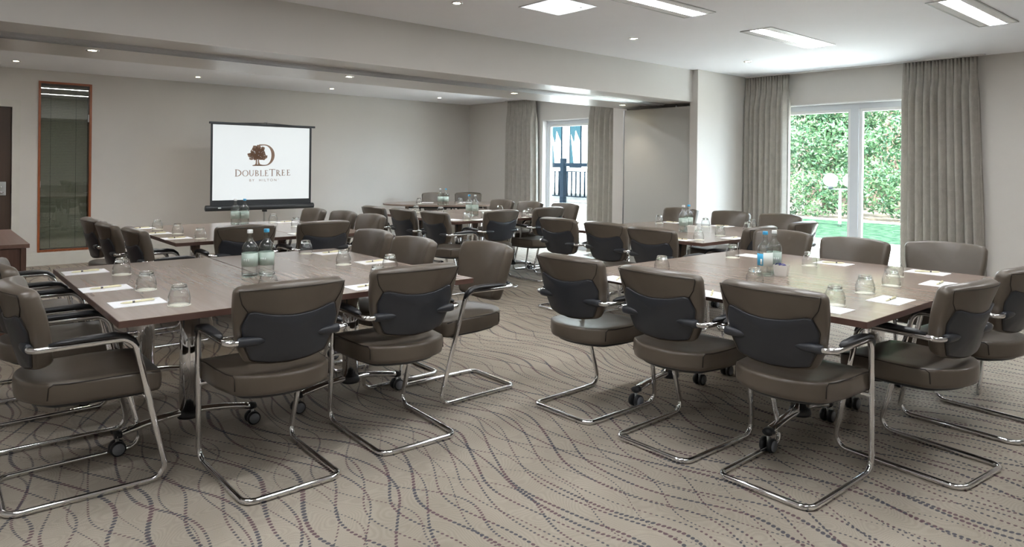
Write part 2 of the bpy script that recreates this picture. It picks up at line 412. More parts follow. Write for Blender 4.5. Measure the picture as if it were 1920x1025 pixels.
# partition track
t = MB().box(XL, 6.9, 5.17, 5.33, BZ-0.014, BZ)
t.box(XL, 6.9, 5.19, 5.20, BZ-0.022, BZ-0.014).box(XL, 6.9, 5.25, 5.26, BZ-0.022, BZ-0.014).box(XL, 6.9, 5.31, 5.32, BZ-0.022, BZ-0.014)
tag(t.build('partition_track', 'aluminium'), 'long metal sliding partition track under the ceiling beam', 'track')
# parked folding partition
pr_ = empty('folding_partition', 'pale grey folding partition parked beside the pillar', 'partition', (7.0, 5.36, 0))
MB().bbox(0.0, 0.10, -0.525, 0.525, 0.02, 2.085, 0.006).build('panel', 'partition', pr_)
MB().bbox(0.13, 0.22, -0.5, 0.5, 0.02, 2.085, 0.006).build('panel', 'partition', pr_)
MB().box(-0.003, 0.10, 0.526, 0.536, 0.02, 2.085).build('edge_strip', 'aluminium', pr_)
for yy in (-0.25, 0.3): MB().lathe([(0.008, 2.08), (0.008, 2.13)], (0.05, yy, 0), 10).build('hanger', 'chrome', pr_)

# ------------------------------------------------------------------ windows (French doors to the terrace)
def window(name, y0, y1, mull, label):
    root = empty(name, label, None, (XW+0.12, 0, 0)); root['kind'] = 'structure'
    fx0, fx1 = -0.03, 0.04
    b = MB(); b.box(fx0, fx1, y0, y1, WH-0.075, WH); b.box(fx0, fx1, y0, y1, 0.0, 0.05)
    b.box(fx0, fx1, y0, y0+0.06, 0.05, WH-0.075); b.box(fx0, fx1, y1-0.06, y1, 0.05, WH-0.075)
    b.build('window_frame', 'window_alu', root)
    edges = [y0+0.06]+[e for mm in mull for e in (mm-0.045, mm+0.045)]+[y1-0.06]
    for mm in mull:
        MB().box(fx0-0.01, fx1, mm-0.045, mm+0.045, 0.05, WH-0.075).build('mullion', 'window_alu', root)
    for k in range(0, len(edges), 2):
        a, c = edges[k], edges[k+1]; s = MB(); w = 0.035
        s.box(-0.02, 0.02, a, a+w, 0.05, WH-0.075).box(-0.02, 0.02, c-w, c, 0.05, WH-0.075)
        s.box(-0.02, 0.02, a+w, c-w, WH-0.11, WH-0.075).box(-0.02, 0.02, a+w, c-w, 0.05, 0.12)
        s.build('sash', 'upvc', root)
        MB().box(-0.004, 0.004, a+w, c-w, 0.12, WH-0.11).build('glass_pane', 'pane_glass', root)
    return root
window('window_1', W1A, W1B, [7.54], 'glazed terrace door beside the far curtains')
window('window_2', W2A, W2B, [3.44], 'large glazed garden door between tall curtains')
# white reveals
b = MB()
for y0, y1 in ((W1A, W1B), (W2A, W2B)):
    b.box(XW-0.004, XW+0.09, y0-0.001, y1+0.001, WH-0.012, WH+0.003)
    b.box(XW-0.004, XW+0.09, y0-0.003, y0+0.010, 0, WH); b.box(XW-0.004, XW+0.09, y1-0.010, y1+0.003, 0, WH)
struct(b.build('trim_3', 'white_paint'), 'white painted window reveals')

# ------------------------------------------------------------------ curtains
def curtain(y0, y1, x, zt, label, spread=0.0, seed=1, folds=9, s0=0.0, s1=0.0):
    rnd = random.Random(seed); n = folds*14; mrow = 34
    ph = [rnd.uniform(-0.5, 0.5) for _ in range(folds+2)]; am = [rnd.uniform(0.55, 1.35) for _ in range(folds+2)]
    rows = []
    for j in range(mrow+1):
        h = j/mrow; z = zt-(zt-0.02)*h; top = max(0, 1-h*9)
        row = []
        for i in range(n+1):
            u = i/n; f = u*folds; k = int(min(f, folds-1e-6)); w = f-k
            warp = w+0.10*math.sin(2*PI*w)*(1-top)+0.05*ph[k]*math.sin(PI*w)
            base = math.sin(2*PI*(k+warp))
            a = 0.058*am[k]*(0.35+0.65*min(1, h*5+0.1))
            hx = a*base*(1-top)+0.016*math.sin(2*PI*(f*2))*top
            pin = math.exp(-((h-0.075)/0.035)**2); hx *= 1-0.45*pin
            hx += 0.010*math.sin(5*u+3.1*h+ph[k])*h
            a0 = y0-s0*h; a1 = y1+s1*h
            yy = a0+(a1-a0)*u+0.012*math.cos(2*PI*f)*(1-top)+0.006*ph[k]*h
            row.append((x+hx, yy, z))
        rows.append(row)
    b = MB(); nn = n+1
    vs = [p for r in rows for p in r]; fs = [(j*nn+i, j*nn+i+1, (j+1)*nn+i+1, (j+1)*nn+i) for j in range(mrow) for i in range(n)]
    b.add(vs, fs)
    o = b.build('curtain', 'curtain'); tag(o, label, 'curtain', 'pleated curtains')
    md = o.modifiers.new('thickness', 'SOLIDIFY'); md.thickness = 0.004
    return o
CX = 7.95
curtain(2.18, 2.86, CX, 2.485, 'wide grey pleated curtain at the right of the garden door', seed=3, folds=10, s0=0.10, s1=0.0)
curtain(4.13, 4.70, CX, 2.485, 'grey pleated curtain between the pillar and the garden door', seed=5, folds=8, s0=0.0, s1=0.0)
curtain(8.62, 9.36, CX, 2.485, 'pale pleated curtain left of the far terrace door', seed=9, folds=7, s0=0.04, s1=0.04)
curtain(6.72, 7.36, CX, 2.485, 'narrow pale curtain right of the far terrace door', seed=12, folds=6, s1=0.03)
for y0, y1, lb in ((2.12, 4.71, 'white curtain rail above the garden door'), (6.4, 9.42, 'white curtain rail above the far terrace door')):
    tag(MB().box(CX-0.018, CX+0.018, y0, y1, 2.486, 2.4995).build('curtain_rail', 'white_paint'), lb, 'rail')

# ------------------------------------------------------------------ door and glazed slot in the back wall
d = empty('door_1', 'dark wooden door at the left edge with steel lever handle', None, (0, YB, 0)); d['kind'] = 'structure'
MB().bbox(DX0+0.004, DX1-0.004, 0.03, 0.075, 0.006, DZ-0.004, 0.002).build('door_leaf', 'door_wood', d)
fr = MB(); fr.box(DX1, DX1+0.085, -0.018, 0.0, 0, DZ+0.09).box(DX0-0.09, DX0, -0.018, 0, 0, DZ+0.09).box(DX0, DX1, -0.018, 0, DZ, DZ+0.09)
fr.build('architrave', 'trim_cream', d)
hp = MB().bbox(DX1-0.135, DX1-0.055, 0.012, 0.03, 0.905, 1.075, 0.006).build('lock_plate', 'brushed_steel', d)
MB().tube(fillet([(DX1-0.09, 0.02, 0.945), (DX1-0.09, -0.035, 0.945), (DX1-0.21, -0.035, 0.945)], 0.012), 0.009, 10).build('door_handle', 'chrome', hp)
MB().bbox(DX1-0.104, DX1-0.092, -0.005, 0.012, 0.995, 1.022, 0.003).build('thumb_turn', 'chrome', hp)
MB().box(DX1-0.003, DX1+0.001, 0.0, 0.032, 0.93, 1.04).build('strike_plate', 'dark_gap', d)

MB().box(DX0-0.02, DX1+0.02, 0.10, 0.20, 0, DZ+0.02).build('backing', 'dark_gap', d)  # unseen dark box, added to block sky light leaking past the leaf
d = empty('window_3', 'tall narrow internal window with orange wood frame and closed blind', None, (0, YB, 0)); d['kind'] = 'structure'
b = MB(); w = 0.026
b.box(WX0, WX0+w, -0.012, 0.10, WZ0, WZ1).box(WX1-w, WX1, -0.012, 0.10, WZ0, WZ1).box(WX0+w, WX1-w, -0.012, 0.10, WZ1-w, WZ1).box(WX0+w, WX1-w, -0.012, 0.10, WZ0, WZ0+w)
b.build('window_frame', 'orange_wood', d)
b = MB(); nsl = 100
for k in range(nsl):
    z = WZ0+0.04+k*(WZ1-WZ0-0.09)/nsl
    b.add([(WX0+w+0.012, 0.070, z), (WX1-w-0.012, 0.070, z), (WX1-w-0.012, 0.082, z+0.0195), (WX0+w+0.012, 0.082, z+0.0195)], [(0, 1, 2, 3)], False)
b.build('venetian_blind', 'blind_slat', d)
b = MB()
for xx in (0.14, 0.42): b.box(WX0+xx, WX0+xx+0.003, 0.062, 0.066, WZ0+w, WZ1-w)
b.build('blind_cord', 'black_plastic', d)
MB().box(WX0+w, WX1-w, 0.09, 0.12, WZ0+w, WZ1-w).build('backing', 'dark_gap', d)
MB().box(WX0+w, WX1-w, 0.03, 0.036, WZ0+w, WZ1-w).build('glass_pane', 'internal_glass', d)
b = MB().box(WX1-w-0.012, WX1-w, 0.022, 0.03, 1.86, 1.96).box(WX0+w, WX0+w+0.008, 0.022, 0.03, 1.0, 1.08); b.build('catch', 'brushed_steel', d)

# ------------------------------------------------------------------ ceiling luminaires
def luminaire(x0, x1, y0, y1, label):
    r = empty('ceiling_light', label, 'ceiling light', ((x0+x1)/2, (y0+y1)/2, ZC), 0, 'long recessed ceiling lights')
    L, Wd = (x1-x0)/2, (y1-y0)/2
    b = MB(); f = 0.012
    b.box(-L, L, -Wd, -Wd+f, -0.006, 0).box(-L, L, Wd-f, Wd, -0.006, 0).box(-L, -L+f, -Wd+f, Wd-f, -0.006, 0).box(L-f, L, -Wd+f, Wd-f, -0.006, 0)
    b.build('frame', 'brushed_steel', r)
    b = MB(); b.box(-L+f, L-f, -Wd+f, -Wd*0.40, -0.004, 0).box(-L+f, L-f, Wd*0.40, Wd-f, -0.004, 0); b.build('reflector', 'white_paint', r)
    MB().box(-L+f, L-f, -Wd*0.40, Wd*0.40, -0.005, 0).build('diffuser', 'lamp_diffuser', r)
    MB().box(L-0.16, L-0.05, -Wd*0.3, -Wd*0.2, -0.009, -0.005).build('clip', 'brushed_steel', r)
    return r
luminaire(5.25, 6.41, 2.89, 3.17, 'long recessed ceiling light, complete one nearest the garden curtains')
luminaire(3.29, 4.46, 2.89, 3.17, 'long recessed ceiling light at the top edge, left of the others')
luminaire(5.25, 6.41, 1.49, 1.76, 'long recessed ceiling light at the top right corner')
for x0, y0 in ((3.29, 1.49), (1.33, 2.89), (1.33, 1.49), (5.25, 0.09), (3.29, 0.09), (1.33, 0.09), (-0.65, 2.89), (-0.65, 1.49),
               (1.25, 7.98), (3.29, 7.98), (5.25, 7.98), (1.25, 6.80), (3.29, 6.80), (5.25, 6.80), (-0.9, 7.98)):
    row = {2.89: 'row above the left table', 1.49: 'second row', 0.09: 'third row', -1.4: 'row nearest the wall behind', 7.98: 'hidden behind the beam, rear row', 6.80: 'hidden behind the beam, front row'}[y0]
    side = {5.25: 'window end', 3.29: 'right of centre', 1.33: 'left of centre', -0.65: 'left end', 1.25: 'left of centre', -0.9: 'left end'}[x0]
    luminaire(x0, x0+1.16, y0, y0+0.27, 'long recessed ceiling light out of view, %s, %s' % (row, side))
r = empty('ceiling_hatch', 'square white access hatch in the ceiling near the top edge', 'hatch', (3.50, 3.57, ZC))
b = MB(); b.box(-0.2, 0.2, -0.2, -0.192, -0.004, 0).box(-0.2, 0.2, 0.192, 0.2, -0.004, 0).box(-0.2, -0.192, -0.192, 0.192, -0.004, 0).box(0.192, 0.2, -0.192, 0.192, -0.004, 0)
b.build('frame', 'aluminium', r); emit('hatch_glow', (0.95, 0.97, 1), 0.35, (0.85, 0.85, 0.85))  # hatch is no lamp; faint emission painted in for its brightness
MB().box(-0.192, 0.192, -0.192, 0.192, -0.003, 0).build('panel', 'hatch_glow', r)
MB().lathe([(0.008, -0.006), (0.008, -0.003)], (0.13, -0.1, 0), 12).build('lock', 'brushed_steel', r)
def downlight(x, y, z, label):
    r = empty('downlight', label, 'downlight', (x, y, z), 0, 'small round downlights')
    MB().lathe([(0.026, -0.004), (0.042, -0.006), (0.045, -0.001), (0.045, 0.0), (0.026, 0.0)], n=24, closed=True).build('bezel', 'chrome', r)
    MB().lathe([(0.0265, -0.003), (0.0265, -0.0005)], n=20).build('lens', 'spot_lens', r)
    ld = bpy.data.lights.new('lamp', 'SPOT'); ld.energy = SPOT_W; ld.spot_size = math.radians(95); ld.spot_blend = 0.9; ld.shadow_soft_size = 0.04; ld.color = (1.0, 0.88, 0.72)
    lo = bpy.data.objects.new('lamp', ld); COL.objects.link(lo); lo.parent = r; lo.location = (0, 0, -0.02)
for x, y, z, lb in (
    (2.90, 3.985, ZC, 'small round downlight at the top edge left of the ceiling hatch'),
    (4.858, 3.995, ZC, 'small round downlight in the middle of the main ceiling'),
    (6.78, 3.995, ZC, 'small round downlight in the main ceiling near the pillar'),
    (0.871, 9.868, ZC, 'small round downlight at far left above the wooden door'),
    (2.88, 9.875, ZC, 'small round downlight in the rear ceiling left of the screen'),
    (4.834, 9.877, ZC, 'small round downlight in the rear ceiling right of the screen'),
    (6.803, 9.823, ZC, 'small round downlight in the rear ceiling near the corner'),
    (0.93, 5.60, BZ, 'small round downlight under the beam, farthest left'),
    (2.91, 5.61, BZ, 'small round downlight under the beam, second from left'),
    (4.84, 5.60, BZ, 'small round downlight under the beam, third from left'),
    (6.70, 5.66, BZ, 'small round downlight under the beam beside the partition')):
    downlight(x, y, z, lb)

# ------------------------------------------------------------------ projection screen
def make_screen():
    Y = 9.70
    x0, x1 = 3.00, 4.46
    root = empty('projection_screen', 'tripod projection screen showing a brown tree logo', 'screen', (3.74, Y, 0))
    def P(px, py):       # pixel -> local x, z on the screen plane
        d_ = CF+CR*((px-960)/FPX)+CU*((CY-py)/FPX); t_ = (Y-0.012)/d_.y
        return t_*d_.x-3.74, CAM_Z+t_*d_.z
    xl, zt = P(397, 233); xr, _ = P(583.5, 238); zb = P(393, 384)[1]
    xl = P(395, 300)[0]; xr = P(584, 300)[0]
    zt = (P(396, 231)[1]+P(583, 239)[1])/2; zb = (P(396, 387)[1]+P(583, 376)[1])/2
    MB().box(xl, xr, -0.004, 0.0, zb-0.02, zt).build('screen_border', 'screen_case', root)
    il, ir = P(399, 300)[0], P(580, 300)[0]; izt = (P(399, 234)[1]+P(580, 239.5)[1])/2; izb = (P(399, 377)[1]+P(580, 370.5)[1])/2
    pic = MB().box(il, ir, -0.006, -0.004, izb, izt).build('picture_area', 'projection', root)
    MB().bbox(xl-0.02, xr+0.05, -0.02, 0.012, zt-0.006, zt+0.022, 0.004).build('top_bar', 'screen_case', root)
    b = MB().lathe([(0.0, xl-0.06), (0.034, xl-0.055), (0.040, xl-0.05), (0.040, xr+0.045), (0.034, xr+0.05), (0.0, xr+0.055)], (0, 0.02, zb-0.05), 20, 'x')
    b.build('roller_case', 'screen_case', root)
    MB().box(xl+0.10, xl+0.14, -0.0205, -0.019, zb-0.055, zb-0.04).build('badge', 'label_white', root)
    MB().lathe([(0.013, 0.3), (0.013, zt+0.05)], (0.02, 0.055, 0), 12).build('pole', 'brushed_steel', root)
    MB().bbox(-0.005, 0.045, 0.015, 0.075, zb-0.12, zb-0.09, 0.004).build('clamp', 'black_plastic', root)
    MB().lathe([(0.005, zt+0.02), (0.005, zt+0.075)], (0.02, 0.0, 0), 8).build('hook', 'chrome', root)
    MB().tube([(-0.42, -0.004, zt+0.016), (0.02, 0.0, zt+0.034), (0.45, -0.004, zt+0.016)], 0.006, 8).build('handle', 'black_plastic', root)
    for a in (90, 210, 330):
        ar = math.radians(a)
        MB().tube([(0.02, 0.055, 0.42), (0.02+0.42*math.cos(ar), 0.055+0.42*math.sin(ar), 0.012)], 0.010, 8).build('leg', 'brushed_steel', root)
    # ---- the projected mark, built as thin lettering on the screen
    D = -0.0075
    sx = P(500, 300)[0]-P(490, 300)[0]; sx /= 10; sz = (P(490, 290)[1]-P(490, 300)[1])/10
    # local px frame: x right, y down, origin at crop (430,260)/11.39; the photo's crop is 1481x1025 for 130x90 px
    k = 130/1481
    def L(cx, cy):
        return P(430+cx*k, 260+cy*k)
    def flat(poly, name='lettering'):
        pts = [L(*p) for p in poly]; b = MB(); n = len(pts)
        b.rings([[(p[0], D, p[1]) for p in pts], [(p[0], D+0.0015, p[1]) for p in pts]], smooth=False); return b
    tree = MB(); rnd = random.Random(4)
    def addpoly(b, poly):
        pts = [L(*p) for p in poly]; b.rings([[(p[0], D, p[1]) for p in pts], [(p[0], D+0.0015, p[1]) for p in pts]], smooth=False)
    def addstrip(b, outer, inner):
        for i in range(len(outer)-1): addpoly(b, [outer[i], outer[i+1], inner[i+1], inner[i]])
    # crown: irregular leafy lobes
    for cx, cy, r in ((600, 330, 120), (690, 300, 85), (520, 320, 80), (660, 400, 70), (560, 200, 75), (625, 190, 70), (520, 265, 70), (600, 270, 90), (690, 250, 75), (720, 205, 45), (450, 350, 60), (520, 370, 85), (610, 370, 90), (700, 350, 85), (770, 390, 48), (470, 420, 45), (560, 420, 50), (700, 420, 42), (740, 430, 32), (410, 330, 24), (800, 370, 20)):
        n = 22; poly = []
        for i in range(n):
            a = 2*PI*i/n; rr = r*(0.86+rnd.uniform(-0.10, 0.16))*(1.06 if i % 2 else 0.92)
            poly.append((cx+rr*math.cos(a), max(118, cy+rr*math.sin(a)*0.92)))
        addpoly(tree, poly)
    tree.build('logo_tree', 'logo_brown', pic)
    spk = MB(); D2 = D
    for _ in range(26):
        cx, cy = rnd.uniform(440, 770), rnd.uniform(200, 430); rr = rnd.uniform(3, 7)
        pts = [L(cx+rr*math.cos(a), cy+rr*math.sin(a)) for a in (0.3, 1.6, 2.9, 4.2, 5.4)]
        spk.rings([[(p[0], D-0.001, p[1]) for p in pts], [(p[0], D+0.0002, p[1]) for p in pts]], smooth=False)
    spk.build('logo_speckle', 'projection', pic)
    lg = MB()
    # big D bowl
    N = 26; outer = []; inner = []
    for i in range(N+1):
        a = -PI/2+PI*i/N
        outer.append((745+226*math.cos(a), 350+230*math.sin(a))); inner.append((752+150*math.cos(a)**0.9 if math.cos(a) > 0 else 752, 352+208*math.sin(a)))
    addstrip(lg, outer, inner)
    addpoly(lg, [(640, 120), (750, 120), (750, 142), (640, 150)])
    # trunks and base stroke
    addstrip(lg, [(568, 440), (566, 520), (552, 550), (500, 565), (495, 580)], [(596, 440), (596, 520), (596, 545), (600, 565), (610, 580)])
    addstrip(lg, [(612, 440), (612, 520), (612, 545), (612, 565), (600, 580)], [(636, 440), (640, 500), (662, 545), (720, 558), (750, 580)])
    addpoly(lg, [(590, 548), (620, 548), (620, 580), (590, 580)])
    addpoly(lg, [(600, 580), (600, 565), (752, 557), (752, 580)])
    lg.build('logo_letter', 'logo_brown', pic)
    # serif word
    w = MB()
    def stem(x, y0, y1, th=17, serif=14, hs=6, top=True, bot=True):
        addpoly(w, [(x, y0), (x+th, y0), (x+th, y1), (x, y1)])
        if top: addpoly(w, [(x-serif*0.8, y0), (x+th+serif*0.5, y0), (x+th+serif*0.3, y0+hs), (x-serif*0.5, y0+hs)])
        if bot: addpoly(w, [(x-serif*0.8, y1-hs), (x+th+serif*0.6, y1-hs), (x+th+serif, y1), (x-serif, y1)])
    def arc(cx, cy, rx, ry, a0, a1, tmid=17, tend=6, n=16):
        o_, i_ = [], []
        for i in range(n+1):
            a = math.radians(a0+(a1-a0)*i/n); t_ = tend+(tmid-tend)*abs(math.cos(a))
            o_.append((cx+rx*math.cos(a), cy+ry*math.sin(a))); i_.append((cx+(rx-t_)*math.cos(a), cy+(ry-t_)*math.sin(a)))
        addstrip(w, o_, i_)
    def E(x, y0, y1, wd=62):
        stem(x, y0, y1); h = 7
        addpoly(w, [(x, y0), (x+wd-8, y0), (x+wd-8, y0+26), (x+wd-14, y0+h), (x, y0+h)])
        ym = (y0+y1)/2-4; addpoly(w, [(x+10, ym), (x+wd-18, ym-8), (x+wd-18, ym+16), (x+wd-22, ym+h), (x+10, ym+h)])
        addpoly(w, [(x, y1-h), (x+wd-10, y1-h), (x+wd+6, y1-30), (x+wd, y1), (x, y1)])
    stem(135, 655, 807, 20, 17, 7); arc(150, 731, 112, 76, -90, 90, 22, 7)             # D
    arc(345, 738, 66, 66, 0, 360, 18, 6, 30)                                            # O
    stem(432, 672, 745, 17, 12, 6, True, False); arc(476, 745, 44, 55, 0, 180, 16, 8); addpoly(w, [(511, 672), (520, 672), (520, 745), (511, 745)]); addpoly(w, [(498, 672), (534, 672), (528, 678), (503, 678)])   # U
    stem(560, 672, 797, 17, 12); arc(576, 703, 46, 31, -90, 90, 15, 6); arc(576, 765, 58, 32, -90, 90, 17, 6)   # B
    stem(668, 672, 797, 17, 12); addpoly(w, [(668, 790), (730, 790), (748, 765), (740, 797), (668, 797)])    # L
    E(768, 672, 797)                                                                   # E
    stem(908, 650, 797, 19, 14, 7, False, True); addpoly(w, [(855, 648), (982, 648), (984, 680), (974, 659), (866, 659), (852, 682)])   # T
    stem(1010, 665, 792, 17, 12); arc(1024, 699, 48, 34, -90, 90, 15, 6); addpoly(w, [(1030, 728), (1048, 728), (1105, 792), (1080, 792)])  # R
    E(1128, 662, 786); E(1238, 660, 784)
    w.build('lettering', 'logo_brown', pic)
    # sans line
    tcv = bpy.data.curves.new('t', 'FONT'); tcv.body = 'BY  HILTON'; tcv.size = 1; tcv.space_character = 1.45
    to = bpy.data.objects.new('t', tcv); me = bpy.data.meshes.new_from_object(to); bpy.data.objects.remove(to)
    xs = [v.co.x for v in me.vertices]; ys = [v.co.y for v in me.vertices]; X0, X1, Y1 = min(xs), max(xs), max(ys)
    for v in me.vertices:
        u = (v.co.x-X0)/(X1-X0); hh = v.co.y/Y1
        p = L(432+u*(1008-432), 912-8*u-50*hh); v.co = (p[0], D, p[1])
    me.materials.append(M['logo_brown']); me.name = 'lettering'
    lo = bpy.data.objects.new('lettering', me); COL.objects.link(lo); lo.parent = pic
    tcv2 = bpy.data.curves.new('t', 'FONT'); tcv2.body = 'TM'; to = bpy.data.objects.new('t', tcv2); me = bpy.data.meshes.new_from_object(to); bpy.data.objects.remove(to)
    xs = [v.co.x for v in me.vertices]; ys = [v.co.y for v in me.vertices]; X0, X1, Y1 = min(xs), max(xs), max(ys)
    for v in me.vertices:
        u = (v.co.x-X0)/(X1-X0); hh = v.co.y/Y1
        p = L(1032+u*26, 868-12*hh); v.co = (p[0], D, p[1])
    me.materials.append(M['logo_brown']); lo = bpy.data.objects.new('trademark_sign', me); COL.objects.link(lo); lo.parent = pic
make_screen()

# ------------------------------------------------------------------ cabinet at left
r = empty('cabinet', 'dark wooden low cabinet at the left edge near the door', 'cabinet', (0.0, 6.83, 0))
MB().bbox(-1.2, 0.615, -0.66, 0.68, 0.0, 0.705, 0.003).build('body', 'cabinet_wood', r)
MB().bbox(-1.22, 0.637, -0.68, 0.70, 0.705, 0.735, 0.003).build('top', 'cabinet_top_wood', r)
MB().bbox(0.585, 0.617, -0.672, -0.66, 0.0, 0.703, 0.002).build('edge_panel', 'cabinet_wood', r)
for x0 in (-0.9, -0.16): MB().bbox(x0, x0+0.72, -0.672, -0.66, 0.03, 0.70, 0.002).build('door', 'cabinet_wood', r)

# ------------------------------------------------------------------ chair
SEAT_OUT = round2d([(-0.205, -0.175), (-0.13, -0.235), (-0.045, -0.262), (0.045, -0.262), (0.13, -0.235), (0.205, -0.175), (0.232, 0.0), (0.236, 0.24), (-0.236, 0.24), (-0.232, 0.0)],
                   [0.06, 0.2, 0.3, 0.3, 0.2, 0.06, 0.3, 0.05, 0.05, 0.3], 4)
def seatfn(x, y, d): return (x, y, 0.425+d-0.012*max(0, (y-0.12)/0.12)**2+0.010*(x/0.23)**2*(1 if d > 0 else 0.2)+0.012*max(0, -(y+0.1))/0.16)
BH = 0.345
BACK_OUT = round2d([(-0.175, 0.018), (-0.09, 0.002), (0.0, -0.004), (0.09, 0.002), (0.175, 0.018), (0.212, 0.10), (0.232, 0.22), (0.238, BH-0.012), (0.12, BH), (0.0, BH+0.003), (-0.12, BH), (-0.238, BH-0.012), (-0.232, 0.22), (-0.212, 0.10)],
                   [0.035, 0.2, 0.3, 0.2, 0.035, 0.3, 0.4, 0.03, 0.5, 0.5, 0.5, 0.03, 0.4, 0.3], 4)
def backfn(a, b, d):
    y0 = -0.200-0.27*b-0.10*max(0, b-0.2)**1.5+1.15*a*a
    n = Vector((-1.9*a*0.55, 1.0, 0.27)).normalized()
    return (a+n.x*d, y0+n.y*d, 0.525+b*0.985+n.z*d)
SHELL_OUT = round2d([(-0.152, 0.030), (-0.08, 0.016), (0.0, 0.011), (0.08, 0.016), (0.152, 0.030), (0.184, 0.10), (0.200, 0.180), (0.180, 0.238), (0.158, 0.241), (0.085, 0.222), (0.0, 0.214), (-0.085, 0.222), (-0.158, 0.241), (-0.180, 0.238), (-0.200, 0.180), (-0.184, 0.10)],
                    [0.025, 0.2, 0.3, 0.2, 0.025, 0.2, 0.03, 0.010, 0.015, 0.3, 0.3, 0.3, 0.015, 0.010, 0.03, 0.2], 4)
def make_chair():
    c = empty('conference_chair', 'x', 'chair')
    b = MB(); b.pillow(SEAT_OUT, [(0.3, -0.036), (0.90, -0.036), (0.975, -0.031), (0.996, -0.015), (1.002, 0.008), (1.0, 0.032), (0.988, 0.043), (0.955, 0.0465), (0.75, 0.0475), (0.45, 0.046), (0.2, 0.045)], seatfn)
    seat = b.build('seat', 'leather', c)
    for s in (-1, 1):
        pts = [(s*0.231, 0.225), (s*0.2295, 0.12), (s*0.2275, 0.0), (s*0.2165, -0.10), (s*0.206, -0.150)]
        pp = [seatfn(x, y, 0.0425) for x, y in pts]+[seatfn(s*0.2045, -0.166, 0.030), seatfn(s*0.2045, -0.170, -0.012)]
        MB().tube(pp, 0.0028, 6).build('seam', 'seam', seat)
    b = MB(); b.pillow([(x*0.88, y*0.88) for x, y in SEAT_OUT], [(0.3, -0.052), (0.92, -0.052), (1.0, -0.042), (1.0, -0.034), (0.3, -0.034)], seatfn); b.build('seat_pan', 'black_plastic', c)
    T = 0.033
    b = MB(); b.pillow(BACK_OUT, [(0.3, -T), (0.9, -T), (0.965, -T*0.9), (0.99, -T*0.55), (1.0, 0), (0.99, T*0.55), (0.96, T*0.92), (0.88, T*1.08), (0.6, T*1.2), (0.3, T*1.2)], backfn)
    back = b.build('backrest', 'leather', c)
    for s in (-1, 1):
        pts = [(s*0.181, 0.240), (s*0.204, 0.275), (s*0.216, 0.315), (s*0.218, 0.332)]
        MB().tube([backfn(a, q, -T-0.0002) for a, q in pts], 0.0020, 6).build('seam', 'seam', back)
    MB().tube([backfn(a, BH-0.010-0.004*(a/0.2)**2, -T*0.985) for a in [-0.215+0.043*i for i in range(11)]], 0.0014, 5).build('seam', 'seam', back)
    b = MB(); b.pillow(SHELL_OUT, [(0.3, -T-0.007), (0.95, -T-0.007), (0.985, -T-0.005), (1.0, -T+0.003), (1.0, -T+0.01), (0.3, -T+0.01)], backfn)
    shell = b.build('back_shell', 'shell_plastic', c)
    sm = MB(); lp = [backfn(a*1.012, 0.115+(q-0.115)*1.014, -T-0.001) for a, q in SHELL_OUT]; sm.tube(lp+[lp[0]], 0.0018, 5); sm.build('seam', 'seam', shell)
    ys = -0.252
    for s in (-1, 1):
        prof = [(0.001, 0.0), (0.010, 0.012), (0.017, 0.04), (0.0205, 0.075), (0.0215, 0.105), (0.020, 0.118), (0.012, 0.121)]
        m0 = MB(); m0.lathe([(r_*1.0, h) for r_, h in prof], (0, 0, 0), 14, 'x')
        m0.v = [(s*(0.098+x), ys+0.008+y*0.85+0.10*max(0, x-0.02), 0.632+z*0.92) for x, y, z in m0.v]
        m0.build('arm_socket', 'shell_plastic', shell)
    half = [(0.16, ys+0.012, 0.632), (0.262, ys+0.022, 0.632), (0.262, 0.118, 0.634), (0.212, 0.262, 0.013), (0.205, -0.30, 0.013)]
    path = [Vector(p) for p in half]+[Vector((-p[0], p[1], p[2])) for p in reversed(half)]
    fl = fillet(path, [0, 0.035, 0.065, 0.055, 0.05, 0.05, 0.055, 0.065, 0.035, 0], 7)
    MB().tube(fl, 0.0125, 12).build('frame', 'chrome', c)
    MB().tube([(-0.240, 0.172, 0.375), (0.240, 0.172, 0.375)], 0.009, 10).build('seat_crossbar', 'chrome', c)
    for s in (-1, 1):
        pts = [(s*0.262, -0.175, 0.648), (s*0.262, -0.13, 0.652), (s*0.262, -0.02, 0.655), (s*0.262, 0.045, 0.655), (s*0.263, 0.088, 0.646), (s*0.262, 0.117, 0.624), (s*0.261, 0.133, 0.598)]
        rr = [(0.008, 0.004), (0.020, 0.009), (0.026, 0.011), (0.026, 0.011), (0.023, 0.011), (0.019, 0.010), (0.009, 0.006)]
        MB().tube(pts, rr, 14).build('armrest_pad', 'black_plastic', c)
    return c
CH = make_chair(); CH_USED = [False]
FW = {'W': (1, 0), 'E': (-1, 0), 'S': (0, 1), 'N': (0, -1)}
def chair(x, y, side, label, group, rot=0.0):
    fx, fy = FW[side] if isinstance(side, str) else (math.cos(side), math.sin(side))
    rz = math.atan2(fy, fx)-PI/2+math.radians(rot)
    if not CH_USED[0]:
        CH_USED[0] = True; CH.location = (x, y, 0); CH.rotation_euler = (0, 0, rz); CH['label'] = label; CH['group'] = group; return CH
    return dup(CH, (x, y, 0), rz, label, group)
def back(x, y, side, label, group, rot=0.0):     # placed by the top of its backrest
    x, y = x*0.975, y*0.975; fx, fy = FW[side]; a = math.atan2(fy, fx)+math.radians(rot); return chair(x+0.30*math.cos(a), y+0.30*math.sin(a), side, label, group, rot)

